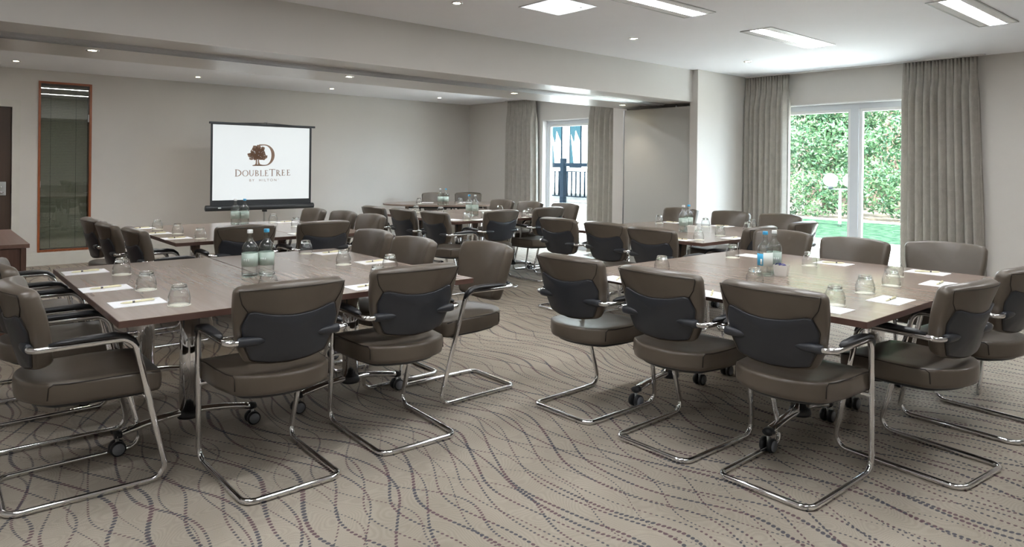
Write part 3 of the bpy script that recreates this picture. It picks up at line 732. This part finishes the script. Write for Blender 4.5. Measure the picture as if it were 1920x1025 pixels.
T1, T2, T3, T4, T5 = 'front left table', 'front right table', 'back left table below the screen', 'back right table by the partition', 'middle back table'
def lab(side, tbl, which): return 'brown leather chair on %s of %s, %s' % (side, tbl, which)
g1 = 'chairs around the front left table'; g2 = 'chairs around the front right table'; g3 = 'chairs around the back left table'; g4 = 'chairs around the back right table'; g5 = 'chairs around the middle back table'
chair(1.19, 3.02, 'S', lab('near side', T1, 'left one'), g1)
chair(1.85, 3.08, 'S', lab('near side', T1, 'right one'), g1, -2)
chair(2.47, 3.37, 'E', lab('right side', T1, 'nearest of three'), g1)
back(2.63, 3.98, 'E', lab('right side', T1, 'middle of three'), g1)
back(2.67, 4.60, 'E', lab('right side', T1, 'farthest of three'), g1)
chair(0.56, 3.39, 'W', lab('left side', T1, 'nearest of three'), g1)
chair(0.56, 4.11, 'W', lab('left side', T1, 'middle of three'), g1)
chair(0.54, 4.93, 'W', lab('left side', T1, 'farthest of three'), g1)
back(1.11, 6.98, 'W', lab('left side', T3, 'farthest'), g3)
back(1.12, 6.37, 'W', lab('left side', T3, 'middle'), g3)
back(1.19, 5.78, 'W', lab('left side', T3, 'nearest'), g3)
back(2.01, 5.53, 'S', lab('near side', T3, 'left one'), g3)
back(2.69, 5.54, 'S', lab('near side', T3, 'right one'), g3)
back(3.38, 7.16, 'E', lab('right side', T3, 'farthest'), g3)
back(3.45, 6.61, 'E', lab('right side', T3, 'middle'), g3)
back(3.47, 6.06, 'E', lab('right side', T3, 'nearest'), g3)
back(4.06, 7.30, 'W', lab('left side', T5, 'farthest of three'), g5)
back(4.10, 6.72, 'W', lab('left side', T5, 'middle of three'), g5)
back(4.14, 6.14, 'W', lab('left side', T5, 'nearest of three'), g5)
back(4.99, 5.89, 'S', lab('near side', T5, 'left one'), g5)
back(5.81, 5.98, 'S', lab('near side', T5, 'right one'), g5)
back(6.51, 7.68, 'E', lab('window side', T5, 'farthest of three'), g5)
back(6.54, 7.11, 'E', lab('window side', T5, 'middle of three'), g5)
back(6.64, 6.53, 'E', lab('window side', T5, 'nearest of three'), g5)
back(4.62, 4.75, 'W', lab('left side', T4, 'farthest'), g4)
back(4.62, 4.15, 'W', lab('left side', T4, 'middle'), g4)
back(4.54, 3.57, 'W', lab('left side', T4, 'nearest'), g4)
back(7.18, 5.07, 'E', lab('window side', T4, 'farthest'), g4)
back(7.18, 4.38, 'E', lab('window side', T4, 'middle'), g4)
back(7.22, 3.80, 'E', lab('window side', T4, 'nearest'), g4)
back(5.53, 3.05, 'S', lab('near side', T4, 'left one'), g4)
back(6.40, 3.10, 'S', lab('near side', T4, 'right one'), g4)
chair(2.95, 2.66, 'W', lab('left side', T2, 'farthest of three'), g2, 1)
chair(2.95, 2.055, 'W', lab('left side', T2, 'middle of three'), g2)
chair(2.965, 1.485, 'W', lab('left side', T2, 'nearest of three'), g2)
back(5.32, 2.77, 'E', lab('window side', T2, 'farthest of three'), g2)
back(5.20, 2.16, 'E', lab('window side', T2, 'middle of three'), g2)
back(5.44, 1.67, 'E', lab('window side', T2, 'nearest of three'), g2, 13)
chair(3.57, 1.23, 'S', lab('near side', T2, 'left one'), g2, -6)
chair(4.33, 1.22, 'S', lab('near side', T2, 'at the right edge'), g2, -4)
aw = math.atan2(-0.83, -0.55)
chair(6.85-0.30*0.55, 9.98-0.30*0.83, aw, 'brown leather chair behind the oval table, left one', 'chairs behind the oval table')
chair(7.42-0.30*0.55, 9.80-0.30*0.83, aw, 'brown leather chair behind the oval table, right one', 'chairs behind the oval table')

# ------------------------------------------------------------------ tables
TZ = 0.73
def foot_assembly(parent, cx, cy, half, axis='x'):
    """column with an arched foot on two twin castors; foot runs along axis"""
    def q(u, w, z): return (cx+u, cy+w, z) if axis == 'x' else (cx+w, cy+u, z)
    n = 12; pts = [q(-half+2*half*i/n, 0, 0.092+0.042*math.cos(PI*(i/n-0.5))) for i in range(n+1)]
    rr = [(0.026, 0.016)]*(n+1)
    MB().tube([Vector(p) for p in pts], rr, 12).build('foot_bar', 'chrome', parent)
    for s in (-1, 1):
        e = q(s*(half+0.008), 0, 0.093); e2 = q(s*(half-0.02), 0, 0.095)
        MB().tube([e2, e], [(0.029, 0.019), (0.025, 0.016)], 12).build('end_cap', 'black_plastic', parent)
        cs = MB(); u0 = s*(half-0.005)
        for w in (-0.019, 0.019):
            c_ = q(u0, w, 0.0335)
            prof = [(0.022, -0.011), (0.0325, -0.010), (0.0335, 0.0), (0.0325, 0.010), (0.022, 0.011)]
            cs.lathe(prof, c_, 18, 'y' if axis == 'x' else 'x')
        w_ = cs.build('castor', 'black_plastic', parent)
        for w in (-0.0315, 0.0315):
            c_ = q(u0, w, 0.0335); MB().lathe([(0.0255, -0.0022), (0.0255, 0.0022)], c_, 18, 'y' if axis == 'x' else 'x').build('wheel_cap', 'grey_plastic', w_)
        MB().tube([q(u0, 0, 0.03), q(u0, 0, 0.075)], 0.008, 8).build('castor_stem', 'brushed_steel', w_)
    MB().lathe([(0.045, 0.125), (0.045, TZ-0.032)], (cx, cy, 0), 20).build('column', 'chrome', parent)
    MB().lathe([(0.052, 0.108), (0.055, 0.120), (0.050, 0.140), (0.046, 0.144)], (cx, cy, 0), 18).build('collar', 'black_plastic', parent)
def table(x0, x1, y0, y1, label, group, feet=None, long='y', rot=0):
    cx, cy = (x0+x1)/2, (y0+y1)/2; r = empty('meeting_table', label, 'table', (cx, cy, 0), math.radians(rot), group)
    a, c = (x1-x0)/2-0.0015, (y1-y0)/2-0.0015
    top = MB().bbox(-a, a, -c, c, TZ-0.028, TZ, 0.0015).build('tabletop', 'table_wood_'+long, r)
    e = MB(); g_ = 0.0012
    e.box(-a-g_, a+g_, -c-g_, -c, TZ-0.0275, TZ-0.0015).box(-a-g_, a+g_, c, c+g_, TZ-0.0275, TZ-0.0015).box(-a-g_, -a, -c, c, TZ-0.0275, TZ-0.0015).box(a, a+g_, -c, c, TZ-0.0275, TZ-0.0015)
    e.build('edge_band', 'edge_band', top)
    fl = feet or [y0+0.5, y1-0.42]
    for fy in fl:
        if long == 'y':
            foot_assembly(r, 0, fy-cy, 0.315, 'x')
            MB().bbox(-0.30, 0.30, fy-cy-0.03, fy-cy+0.03, TZ-0.062, TZ-0.0295, 0.003).build('bracket', 'black_plastic', r)
    MB().tube([(0, fl[0]-cy, TZ-0.085), (0, fl[1]-cy, TZ-0.085)], 0.012, 8).build('brace', 'chrome', r)
    return r
tg = 'rectangular meeting tables'
table(0.597, 1.442, 3.01, 4.70, 'left half of the front left table, brown wood on chrome feet', tg, [3.58, 4.42])
table(1.445, 2.325, 3.01, 4.68, 'right half of the front left table under the water bottles', tg, [3.58, 4.42])
table(2.93, 3.87, 1.18, 2.85, 'left half of the front right table, nearer the middle of the room', tg, [1.69, 2.49])
table(3.873, 4.78, 1.18, 2.85, 'right half of the front right table, nearer the window', tg, [1.69, 2.49])
table(1.50, 2.49, 5.65, 7.29, 'left half of the back left table, three tumblers on it', tg)
table(2.493, 3.13, 5.60, 7.24, 'right half of the back left table', tg)
table(4.89, 5.74, 3.27, 4.86, 'left half of the back right table with white pot', tg)
table(5.743, 6.60, 3.27, 4.93, 'right half of the back right table near the pillar', tg)
table(4.43, 5.27, 6.08, 7.78, 'left half of the middle back table', tg)
table(5.273, 6.12, 6.10, 7.78, 'right half of the middle back table near the terrace door', tg)
# round table in the far corner
RX, RY = 6.50, 9.18
r = empty('oval_table', 'oval brown table standing in the far corner', 'table', (RX, RY, 0), math.radians(-30))
el = []
for k_, z in ((0.998, TZ-0.028), (1.0, TZ-0.026), (1.0, TZ-0.002), (0.998, TZ)):
    el.append([(1.0*k_*math.cos(2*PI*i/72), 0.60*k_*math.sin(2*PI*i/72), z) for i in range(72)])
MB().rings(el, smooth=False).build('tabletop', 'table_wood_x', r)
for sx in (-0.62, 0.62):
    for sy in (-0.26, 0.26): MB().lathe([(0.02, 0.0), (0.02, TZ-0.03)], (sx, sy, 0), 14).build('leg', 'chrome', r)
MB().bbox(-0.60, 0.60, -0.03, 0.03, TZ-0.085, TZ-0.03, 0.003).build('rail', 'black_plastic', r)

# ------------------------------------------------------------------ table settings
def make_tumbler():
    t = empty('tumbler', 'x', 'glass')
    prof = [(0.0335, 0.070), (0.0375, 0.060), (0.0415, 0.048), (0.0443, 0.036), (0.0455, 0.025), (0.0448, 0.012), (0.0425, 0.0)]
    b = MB(); n = 32
    b.rings([[(rr*math.cos(2*PI*k/n), rr*math.sin(2*PI*k/n), h) for k in range(n)] for rr, h in prof], caps=False); b.build('bowl', 'clear_glass', t)
    lo = [(0.0004, 0.0655), (0.020, 0.0660), (0.029, 0.0675), (0.0330, 0.0695), (0.0318, 0.078), (0.0295, 0.0865), (0.0270, 0.0885), (0.018, 0.0880), (0.012, 0.0865), (0.0004, 0.0862)]
    MB().rings([[(rr*math.cos(2*PI*k/n), rr*math.sin(2*PI*k/n), h) for k in range(n)] for rr, h in lo]).build('thick_base', 'tumbler_glass', t)
    rim = MB(); m_ = 32; pts = [(0.0425*math.cos(2*PI*k/m_), 0.0425*math.sin(2*PI*k/m_), 0.0010) for k in range(m_+1)]; rim.tube(pts, 0.0009, 5); rim.build('rim', 'tumbler_glass', t)
    return t
TUM = make_tumbler()
COA = MB().lathe([(0.0003, 0.0), (0.047, 0.0), (0.047, 0.0018), (0.0003, 0.0018)], n=32).build('coaster', 'coaster_card'); tag(COA, 'x', 'coaster')
def make_pad():
    p = empty('notepad', 'x', 'notepad'); MB().box(-0.148, 0.148, -0.105, 0.105, 0, 0.0022).build('sheets', 'paper', p)
    MB().box(0.105, 0.120, 0.065, 0.072, 0.0022, 0.0024).build('printed_mark', 'grey_plastic', p); return p
PAD = empty('notepad', 'x', 'notepad'); PAD_S = MB().box(-0.105, 0.105, -0.074, 0.074, 0, 0.0022).build('sheets', 'paper', PAD)
MB().box(0.078, 0.090, 0.045, 0.050, 0.0022, 0.0025).build('printed_mark', 'grey_plastic', PAD)
PEN = empty('pen', 'x', 'pen'); MB().lathe([(0.0008, -0.070), (0.0035, -0.060), (0.0046, -0.045), (0.0046, 0.066), (0.0035, 0.070)], (0, 0, 0.0048), 10, 'x').build('barrel', 'pen_body', PEN)
MB().box(0.015, 0.06, -0.0012, 0.0012, 0.0094, 0.0112).build('clip', 'pen_body', PEN)
MB().lathe([(0.0047, -0.022), (0.0047, -0.012)], (0, 0, 0.0048), 10, 'x').build('grip_band', 'pen_mark', PEN)
first = {}
def put(proto, key, loc, rz, label, group):
    if key not in first:
        first[key] = 1; proto.location = loc; proto.rotation_euler = (0, 0, rz); proto['label'] = label; proto['group'] = group; return proto
    return dup(proto, loc, rz, label, group)
def glass(px, py, where, dx=0, dy=0):
    x, y = pix(px, py, TZ); d_ = 0.0*1
    # the pixel marks the lower middle of the coaster; step back to its centre
    L_ = math.hypot(x, y); x += 0.030*x/L_; y += 0.030*y/L_
    put(COA, 'coaster', (x, y, TZ), 0, 'round cream coaster under the tumbler '+where, 'paper coasters')
    put(TUM, 'tumbler', (x, y, TZ+0.0018), random.uniform(0, 6), 'upturned glass tumbler '+where, 'upturned tumblers')
def pad(px, py, rot, where, penrot=None, pen=True):
    x, y = pix(px, py, TZ); a = math.radians(rot)
    put(PAD, 'pad', (x, y, TZ), a, 'white notepad '+where, 'white notepads')
    if pen:
        put(PEN, 'pen', (x, y, TZ+0.0025), a+math.radians(8 if penrot is None else penrot), 'cream ballpoint pen on the notepad '+where, 'cream pens')
FL, FRt, BL, BR, MBk = 'front left table', 'front right table', 'back left table', 'back right table', 'middle back table'
glass(228, 516, 'farthest of three at left end of '+FL); glass(274, 545, 'middle of three at left end of '+FL); glass(336, 574, 'nearest of three at left end of '+FL)
glass(573, 476, 'on %s, farthest back' % FL); glass(644, 497, 'on %s between the two rear notepads' % FL); glass(731, 507, 'on %s, farthest right' % FL)
glass(708, 531, 'on %s beside the rightmost near notepad' % FL); glass(503, 545, 'on %s just in front of the bottles' % FL)
pad(160, 510, 0, 'farthest of three at left end of '+FL); pad(198, 541, 0, 'middle of three at left end of '+FL); pad(258, 567.5, 0, 'nearest of three at left end of '+FL)
pad(620, 474, 2, 'on %s, at the back edge' % FL); pad(702, 491, 0, 'on right side of %s, middle' % FL); pad(690, 537, 2, 'on right side of %s, nearest' % FL)
glass(295, 430.5, 'farthest of three at left end of '+BL); glass(333, 439, 'middle of three at left end of '+BL); glass(375.6, 448, 'nearest of three at left end of '+BL)
glass(512, 417, 'on %s, right of the bottles' % BL); glass(554.6, 424.5, 'on %s, rightmost' % BL)
pad(266, 428, 0, 'farthest of three at left end of '+BL); pad(295, 437.7, 0, 'middle of three at left end of '+BL); pad(331, 446.7, 0, 'nearest of three at left end of '+BL)
pad(536, 416.5, 0, 'on %s between the two right tumblers' % BL); pad(574, 424.2, 0, 'on %s at its right end' % BL); pad(566, 437.8, 0, 'on %s beside the right near chair' % BL)
glass(1241, 509, 'on %s behind the middle left chair' % FRt); glass(1415, 535, 'on %s in front of the bottles' % FRt); glass(1565, 574, 'on %s, nearest of all' % FRt)
glass(1622, 551, 'on %s, left of the near pen' % FRt); glass(1671, 537, 'on %s, front one of two overlapping' % FRt); glass(1678, 519, 'on %s, rear one of two overlapping' % FRt)
glass(1518, 499, 'on %s right of the white pot' % FRt); glass(1373.4, 483.5, 'on %s, farthest back' % FRt)
pad(1160, 524, 90, 'on %s behind the farthest left chair' % FRt, -60); pad(1335, 552, 90, 'on %s between its two nearer left chairs' % FRt, -60); pad(1545, 578, 90, 'on %s behind the nearest left chair' % FRt, pen=False)
pad(1670, 563, 0, 'on %s, at the near corner' % FRt, 3); pad(1762, 532.5, 2, 'on %s, second from the near corner' % FRt, 3); pad(1739, 511, 90, 'on %s, by the right window-side chair' % FRt, 35)
pad(1563, 494, 90, 'on %s, by the middle window-side chair' % FRt, 35); pad(1414, 480, 90, 'on %s, behind the bottles' % FRt, pen=False)
glass(1236, 418.5, 'on %s, farthest left' % BR); glass(1322.8, 425, 'on %s right of the bottles' % BR); glass(1309.8, 450, 'on %s, nearest' % BR)
glass(1350, 442, 'on %s beside the right notepad' % BR); glass(1402, 433, 'on %s, front of the rightmost pair' % BR); glass(1410, 427, 'on %s, back of the rightmost pair' % BR)
pad(1260, 417, 90, 'on %s behind the bottles' % BR); pad(1354, 423.8, 90, 'on %s right of the bottles' % BR, 35); pad(1276, 449, 90, 'on %s beside the nearest tumbler' % BR); pad(1376, 446.5, 0, 'on %s at its near right edge' % BR); pad(1169, 436.5, 90, 'on %s at its left end' % BR, pen=False)
glass(776, 406, 'on %s, left end, front one' % MBk); glass(780, 398, 'on %s, left end, rear one' % MBk); glass(826, 400.5, 'on %s behind the left chair' % MBk); glass(875, 413, 'on %s, nearest' % MBk)
glass(909, 410.5, 'on %s right of the bottles' % MBk); glass(937, 398, 'on %s behind the near left chair' % MBk); glass(985, 408, 'on %s, right end, front one' % MBk); glass(993, 403, 'on %s, right end, rear one' % MBk)
pad(850, 412, 90, 'on %s, left of the nearest tumbler' % MBk, pen=False); pad(903, 411.7, 0, 'on %s, at the near edge' % MBk, pen=False); pad(912, 394.8, 0, 'on %s, behind the bottles' % MBk, pen=False)
glass(785.6, 381.8, 'on the oval table, left one'); glass(863, 381.3, 'on the oval table, right one')
pad(800, 380, -40, 'on the oval table, left one', pen=False); pad(874, 379.5, -40, 'on the oval table, right one', pen=False)

def make_bottle(cap, lbl, blue=False):
    r = empty('water_bottle', 'x', 'bottle')
    prof = [(0.0, 0.0), (0.036, 0.0), (0.0405, 0.004), (0.0415, 0.012), (0.0415, 0.150), (0.040, 0.162), (0.034, 0.176), (0.022, 0.190), (0.0150, 0.200), (0.0135, 0.215), (0.0130, 0.236), (0.0138, 0.238)]
    inn = [(max(a-0.0028, 0.0), max(h, 0.007)) for a, h in prof]; rs = []; n = 28
    for rr, h in prof+inn[::-1]:
        rr = max(rr, 0.0003); rs.append([(rr*math.cos(2*PI*k/n), rr*math.sin(2*PI*k/n), h) for k in range(n)])
    MB().rings([[(max(rr, 0.0003)*math.cos(2*PI*k/n), max(rr, 0.0003)*math.sin(2*PI*k/n), h) for k in range(n)] for rr, h in prof[3:]], caps=False).build('glass_body', 'bottle_wall', r)
    MB().rings([[(max(rr, 0.0003)*math.cos(2*PI*k/n), max(rr, 0.0003)*math.sin(2*PI*k/n), h) for k in range(n)] for rr, h in prof[:4]+[(0.039, 0.013), (0.020, 0.016), (0.0, 0.018)]]).build('glass_base', 'bottle_glass', r)
    MB().lathe([(0.0140, 0.236), (0.0148, 0.238), (0.0148, 0.253), (0.0135, 0.255), (0.0, 0.255)], n=20).build('cap', cap, r)
    # wrap-around label
    def wrap(a0, a1, z0, z1, rad=0.0421):
        b = MB(); m_ = 20; vs = []; fs = []
        for i in range(m_+1):
            a = math.radians(a0+(a1-a0)*i/m_)
            for rr in (rad, rad+0.0003):
                for z in (z0, z1): vs.append((rr*math.cos(a), rr*math.sin(a), z))
        for i in range(m_):
            k = i*4; fs += [(k+2, k+3, k+7, k+6), (k, k+4, k+5, k+1), (k+1, k+5, k+7, k+3), (k, k+2, k+6, k+4)]
        b.add(vs, fs); return b
    if blue:
        wrap(118, 196, 0.060, 0.128).build('label', 'label_blue', r); wrap(172, 188, 0.066, 0.098, 0.0425).build('label_text', 'label_white', r); wrap(196, 330, 0.055, 0.135).build('label', 'label_white', r)
    else:
        lb_ = wrap(0, 360, 0.058, 0.130).build('label', lbl, r)
        for k in range(3): wrap(205+k*16, 214+k*16, 0.085, 0.100, 0.0425).build('label_text', 'label_white', lb_)
    MB().lathe([(0.0, 0.008), (0.037, 0.008), (0.0375, 0.012), (0.0375, 0.02), (0.0, 0.02)], n=20)
    return r
B_SILVER = make_bottle('cap_silver', 'label_green'); B_BLUE = make_bottle('cap_blue', 'label_green'); B_TEAL = make_bottle('cap_blue', None, True)
def bottle(proto, key, px, py, where):
    x, y = pix(px, py, TZ); L_ = math.hypot(x, y); x += 0.035*x/L_; y += 0.035*y/L_
    cap = 'silver-capped' if key == 'bs' else 'blue-capped'
    put(proto, key, (x, y, TZ), 0, '%s water bottle %s' % (cap, where), 'water bottles')
bottle(B_SILVER, 'bs', 468, 520, 'on the front left table'); bottle(B_BLUE, 'bb', 499, 517, 'on the front left table')
bottle(B_SILVER, 'bs', 441, 421, 'on the back left table under the screen'); bottle(B_BLUE, 'bb', 458.5, 420.5, 'on the back left table under the screen')
bottle(B_SILVER, 'bs', 825.5, 384.5, 'on the oval table'); bottle(B_BLUE, 'bb', 836, 384.5, 'on the oval table')
bottle(B_BLUE, 'bb', 879.5, 404, 'on the middle back table'); bottle(B_SILVER, 'bs', 890.6, 404.5, 'on the middle back table')
bottle(B_TEAL, 'bt', 1434, 517.5, 'with a blue label on the front right table'); bottle(B_SILVER, 'bs', 1451, 514, 'on the front right table')
bottle(B_SILVER, 'bs', 1281, 434.5, 'on the back right table'); bottle(B_BLUE, 'bb', 1291, 432.5, 'on the back right table')
def pot(px, py, where, sweets):
    x, y = pix(px, py, TZ); L_ = math.hypot(x, y); x += 0.04*x/L_; y += 0.04*y/L_
    r = empty('sachet_pot', 'square white china pot '+where, 'pot', (x, y, TZ), math.radians(18)); b = MB()
    def sq(h, z): return [(-h, -h, z), (h, -h, z), (h, h, z), (-h, h, z)]
    b.rings([sq(0.032, 0), sq(0.040, 0.062), sq(0.0375, 0.062), sq(0.030, 0.004)], smooth=False); b.build('bowl', 'china', r)
    if sweets:
        s = MB(); rnd = random.Random(2)
        for k in range(9):
            cx, cy, cz = rnd.uniform(-0.025, 0.025), rnd.uniform(-0.025, 0.025), 0.055+rnd.uniform(0, 0.014); a = rnd.uniform(0, 6); l = 0.012
            u = Vector((math.cos(a), math.sin(a), rnd.uniform(-0.4, 0.6)))*l; w = Vector((-math.sin(a), math.cos(a), 0))*l*0.6; c_ = Vector((cx, cy, cz))
            s.add([c_-u-w, c_-u+w, c_+u*0.1, c_+u+w, c_+u-w, c_+Vector((0, 0, 0.005))], [(0, 1, 5), (1, 2, 5), (2, 3, 5), (3, 4, 5), (4, 2, 5), (2, 0, 5)], False)
        o = s.build('wrapped_mints', 'purple_foil', None, (x, y, TZ)); tag(o, 'purple foil wrapped mints heaped in the white pot', 'sweets', kind='stuff')
pot(1465, 518, 'with purple wrappers on the front right table', True); pot(1297.5, 435.5, 'on the back right table', False)
# things on the floor by the far terrace door
x, y = pix(1083, 447, 0.0)
b = MB().bbox(-0.15, 0.15, -0.11, 0.11, 0.0, 0.03, 0.003)
r = b.build('magazine_stack', 'paper', None, (7.55, 7.22, 0), 0.3); tag(r, 'small magazine stack lying on the carpet by the terrace door', 'magazines')
MB().box(-0.10, 0.02, -0.06, 0.06, 0.0302, 0.0315).build('cover_picture', 'magazine_red', r)

# ------------------------------------------------------------------ outside
GX0 = XW+WT
struct(MB().box(GX0, 13.7, -8, 22, -0.14, -0.03).build('terrace', 'decking'), 'pale paved terrace')
struct(MB().box(13.7, 18.9, -12, 30, -0.16, -0.04).build('lawn', 'grass'), 'green lawn beyond the terrace')
struct(MB().box(18.9, 19.5, -12, 30, -0.16, -0.035).build('garden_path', 'gravel'), 'pale path at the foot of the hedge')
struct(MB().box(19.5, 60, -40, 60, -0.2, -0.05).build('garden_ground', 'bark'), 'dark garden soil')
def leaves(b, c, rad, n, size, seed, shell=0.55, flat=0.0):
    rnd = random.Random(seed)
    for _ in range(n):
        while True:
            v = Vector((rnd.uniform(-1, 1), rnd.uniform(-1, 1), rnd.uniform(-1, 1)))
            if shell < v.length < 1: break
        p = Vector((c[0]+v.x*rad[0], c[1]+v.y*rad[1], max(0.02, c[2]+v.z*rad[2])))
        nrm = Vector((rnd.gauss(-0.3, 0.6), rnd.gauss(0, 0.6), rnd.gauss(0.5, 0.5))).normalized()
        t_ = nrm.orthogonal().normalized(); t_.rotate(Matrix.Rotation(rnd.uniform(0, 6.3), 3, nrm)); w = nrm.cross(t_); s_ = size*rnd.uniform(0.6, 1.3)
        b.add([p-t_*s_, p+w*s_*0.45+nrm*s_*0.1, p+t_*s_, p-w*s_*0.45+nrm*s_*0.1], [(0, 1, 2, 3)], False)
def tree(x, y, h, blobs, label, seed, n=5200):
    r = empty('garden_tree', label, 'tree', (x, y, -0.05), 0, 'garden trees')
    MB().tube([(0, 0, 0), (0.05, 0.05, h*0.25), (-0.05, 0.1, h*0.5), (0, 0.1, h*0.75)], [(0.17, 0.17), (0.14, 0.14), (0.11, 0.11), (0.05, 0.05)], 10).build('trunk', 'bark', r)
    b = MB(); tot = sum(q[1][0]*q[1][1] for q in blobs)
    for k, (c, rad) in enumerate(blobs): leaves(b, c, rad, int(n*rad[0]*rad[1]/tot), 0.085, seed*10+k, 0.45)
    b.build('foliage', 'leaf_tree', r)
    br = MB()
    for k, (c, rad) in enumerate(blobs[:4]): br.tube([(0, 0.1, h*0.4), (c[0]*0.5, c[1]*0.5, (h*0.45+c[2])/2), c], [(0.07, 0.07), (0.045, 0.045), (0.02, 0.02)], 7)
    br.build('branches', 'bark', r)
tree(23.7, 10.9, 5.2, [((-0.3, 0, 2.4), (1.3, 2.0, 1.2)), ((0, -0.6, 3.5), (1.3, 1.4, 1.3)), ((0, 0.7, 4.3), (1.3, 1.3, 1.2))], 'leafy tree behind the hedge, seen through the left garden pane', 1, 9000)
tree(23.7, 7.0, 5.0, [((-0.3, 0, 2.4), (1.3, 1.85, 1.2)), ((0, 0.5, 3.5), (1.3, 1.3, 1.3)), ((0, -0.5, 4.3), (1.3, 1.3, 1.2))], 'leafy tree behind the hedge, seen through the right garden pane', 2, 8000)
tree(23.7, 14.9, 5.4, [((-0.3, 0, 2.6), (1.3, 1.9, 1.3)), ((0, 0, 4.0), (1.3, 1.7, 1.4))], 'leafy tree beyond the left curtain of the garden door', 3, 5000)
tree(23.7, 3.1, 5.0, [((-0.3, 0, 2.6), (1.3, 1.9, 1.3)), ((0, 0, 4.0), (1.3, 1.7, 1.3))], 'leafy tree beyond the right curtain of the garden door', 4, 4500)
tree(26.9, 9.4, 7.5, [((0, 0, 5.0), (1.6, 3.6, 1.8)), ((0, -3.0, 4.4), (1.5, 2.6, 1.8)), ((0, 3.0, 4.4), (1.5, 2.8, 1.8)), ((0, 0, 2.2), (1.5, 5.0, 1.8))], 'tall tree filling the background of the garden', 5, 10000)
b = MB(); rnd = random.Random(11)
for k in range(17):
    yy = 1.0+k*0.85; leaves(b, (20.0+rnd.uniform(-0.1, 0.05), yy, 0.70+rnd.uniform(-0.1, 0.15)), (0.62, 0.75, 0.72), 620, 0.07, 100+k, 0.6)
hd = b.build('hedge', 'leaf_hedge'); tag(hd, 'long green hedge along the far side of the lawn', 'hedge')
bw = empty('garden_wall', 'pinkish brick building wall glimpsed behind the trees', 'wall', (28.8, 8.0, -0.05))
simple('brick_render', (0.20, 0.13, 0.10), 0.9, var=0.25, vs=3)
MB().box(0, 0.3, -16, 7.5, 0, 9).build('wall_face', 'brick_render', bw)
b = MB(); rnd = random.Random(21)
for k in range(13): leaves(b, (21.28+rnd.uniform(-0.05, 0.1), 3.0+k*0.95, 1.75+rnd.uniform(-0.3, 0.3)), (0.52, 0.95, 1.3), 620, 0.085, 200+k, 0.5)
tag(b.build('shrubbery', 'leaf_tree'), 'tall loose shrubbery standing between hedge and trees', 'shrubs')
# globe street lamp
LX, LY_ = 17.0, 7.51
r = empty('garden_lamp', 'garden lamp post with two white globes', 'lamp', (LX, LY_, -0.04))
MB().lathe([(0.05, 0.0), (0.035, 0.10), (0.03, 0.92)], n=14).build('post', 'brushed_steel', r)
MB().tube([(0, 0.27, 0.90), (0, -0.27, 0.90)], 0.022, 10).build('crossarm', 'brushed_steel', r)
for s in (-1, 1):
    prof = [(0.165*math.sin(PI*i/14)+0.0004, 1.12-0.165*math.cos(PI*i/14)) for i in range(15)]
    g_ = MB().lathe(prof, (0, s*0.235, 0), 24).build('globe', 'globe_lamp', r)
    MB().lathe([(0.05, 0.90), (0.06, 0.96)], (0, s*0.235, 0), 12).build('globe_holder', 'black_plastic', g_)
# view through the far door: railing, low wall, neighbouring building
RXX = 12.0
struct(MB().box(RXX-0.1, RXX+0.25, 9.0, 16, -0.05, 0.36).box(RXX-0.13, RXX+0.28, 9.0, 16, 0.36, 0.44).box(RXX+0.5, RXX+0.8, 9.0, 16, -0.05, 0.66).build('terrace_wall', 'stone'), 'low pale stone wall outside the far door')
r = empty('railing', 'dark metal railing outside the far terrace door', 'railing', (RXX+0.1, 12.1, 0.44))
MB().box(-0.02, 0.02, -3, 3.8, 0.90, 0.985).build('top_rail', 'railing_metal', r)
MB().box(-0.012, 0.012, -3, 3.8, 0.765, 0.79).build('upper_rail', 'railing_metal', r)
MB().box(-0.012, 0.012, -3, 3.8, 0.16, 0.19).build('lower_rail', 'railing_metal', r)
MB().bbox(-0.06, 0.06, -0.06, 0.06, -0.06, 1.10, 0.008).build('post', 'railing_metal', r)
for k in range(-14, 18):
    if k == 0: continue
    MB().lathe([(0.021, 0.175), (0.021, 0.78)], (0, k*0.145, 0), 8).build('baluster', 'railing_metal', r)
r = empty('neighbouring_building', 'white building with tall dark windows beyond the terrace', 'building', (18.0, 17.5, -0.05))
MB().box(0, 0.4, -7, 8, 0, 6.5).build('wall', 'render_white', r)
for yc in (0.85, -0.12, -1.6, 2.4):
    w_ = MB().box(-0.02, 0.02, yc-0.30, yc+0.30, 1.35, 2.98).build('window', 'railing_metal', r)
    MB().box(-0.03, -0.02, yc-0.25, yc+0.25, 1.40, 2.93).build('pane', 'teal_glass', w_)
    refl = MB(); refl.add([(-0.032, yc-0.24, 1.42), (-0.032, yc+0.05, 1.42), (-0.032, yc+0.22, 2.55), (-0.032, yc+0.05, 2.2), (-0.032, yc-0.02, 2.68), (-0.032, yc-0.24, 2.3)], [(0, 1, 2, 3, 4, 5)], False)  # white shape painted on the pane to stand in for its reflection
    refl.build('reflection', 'render_white', w_)
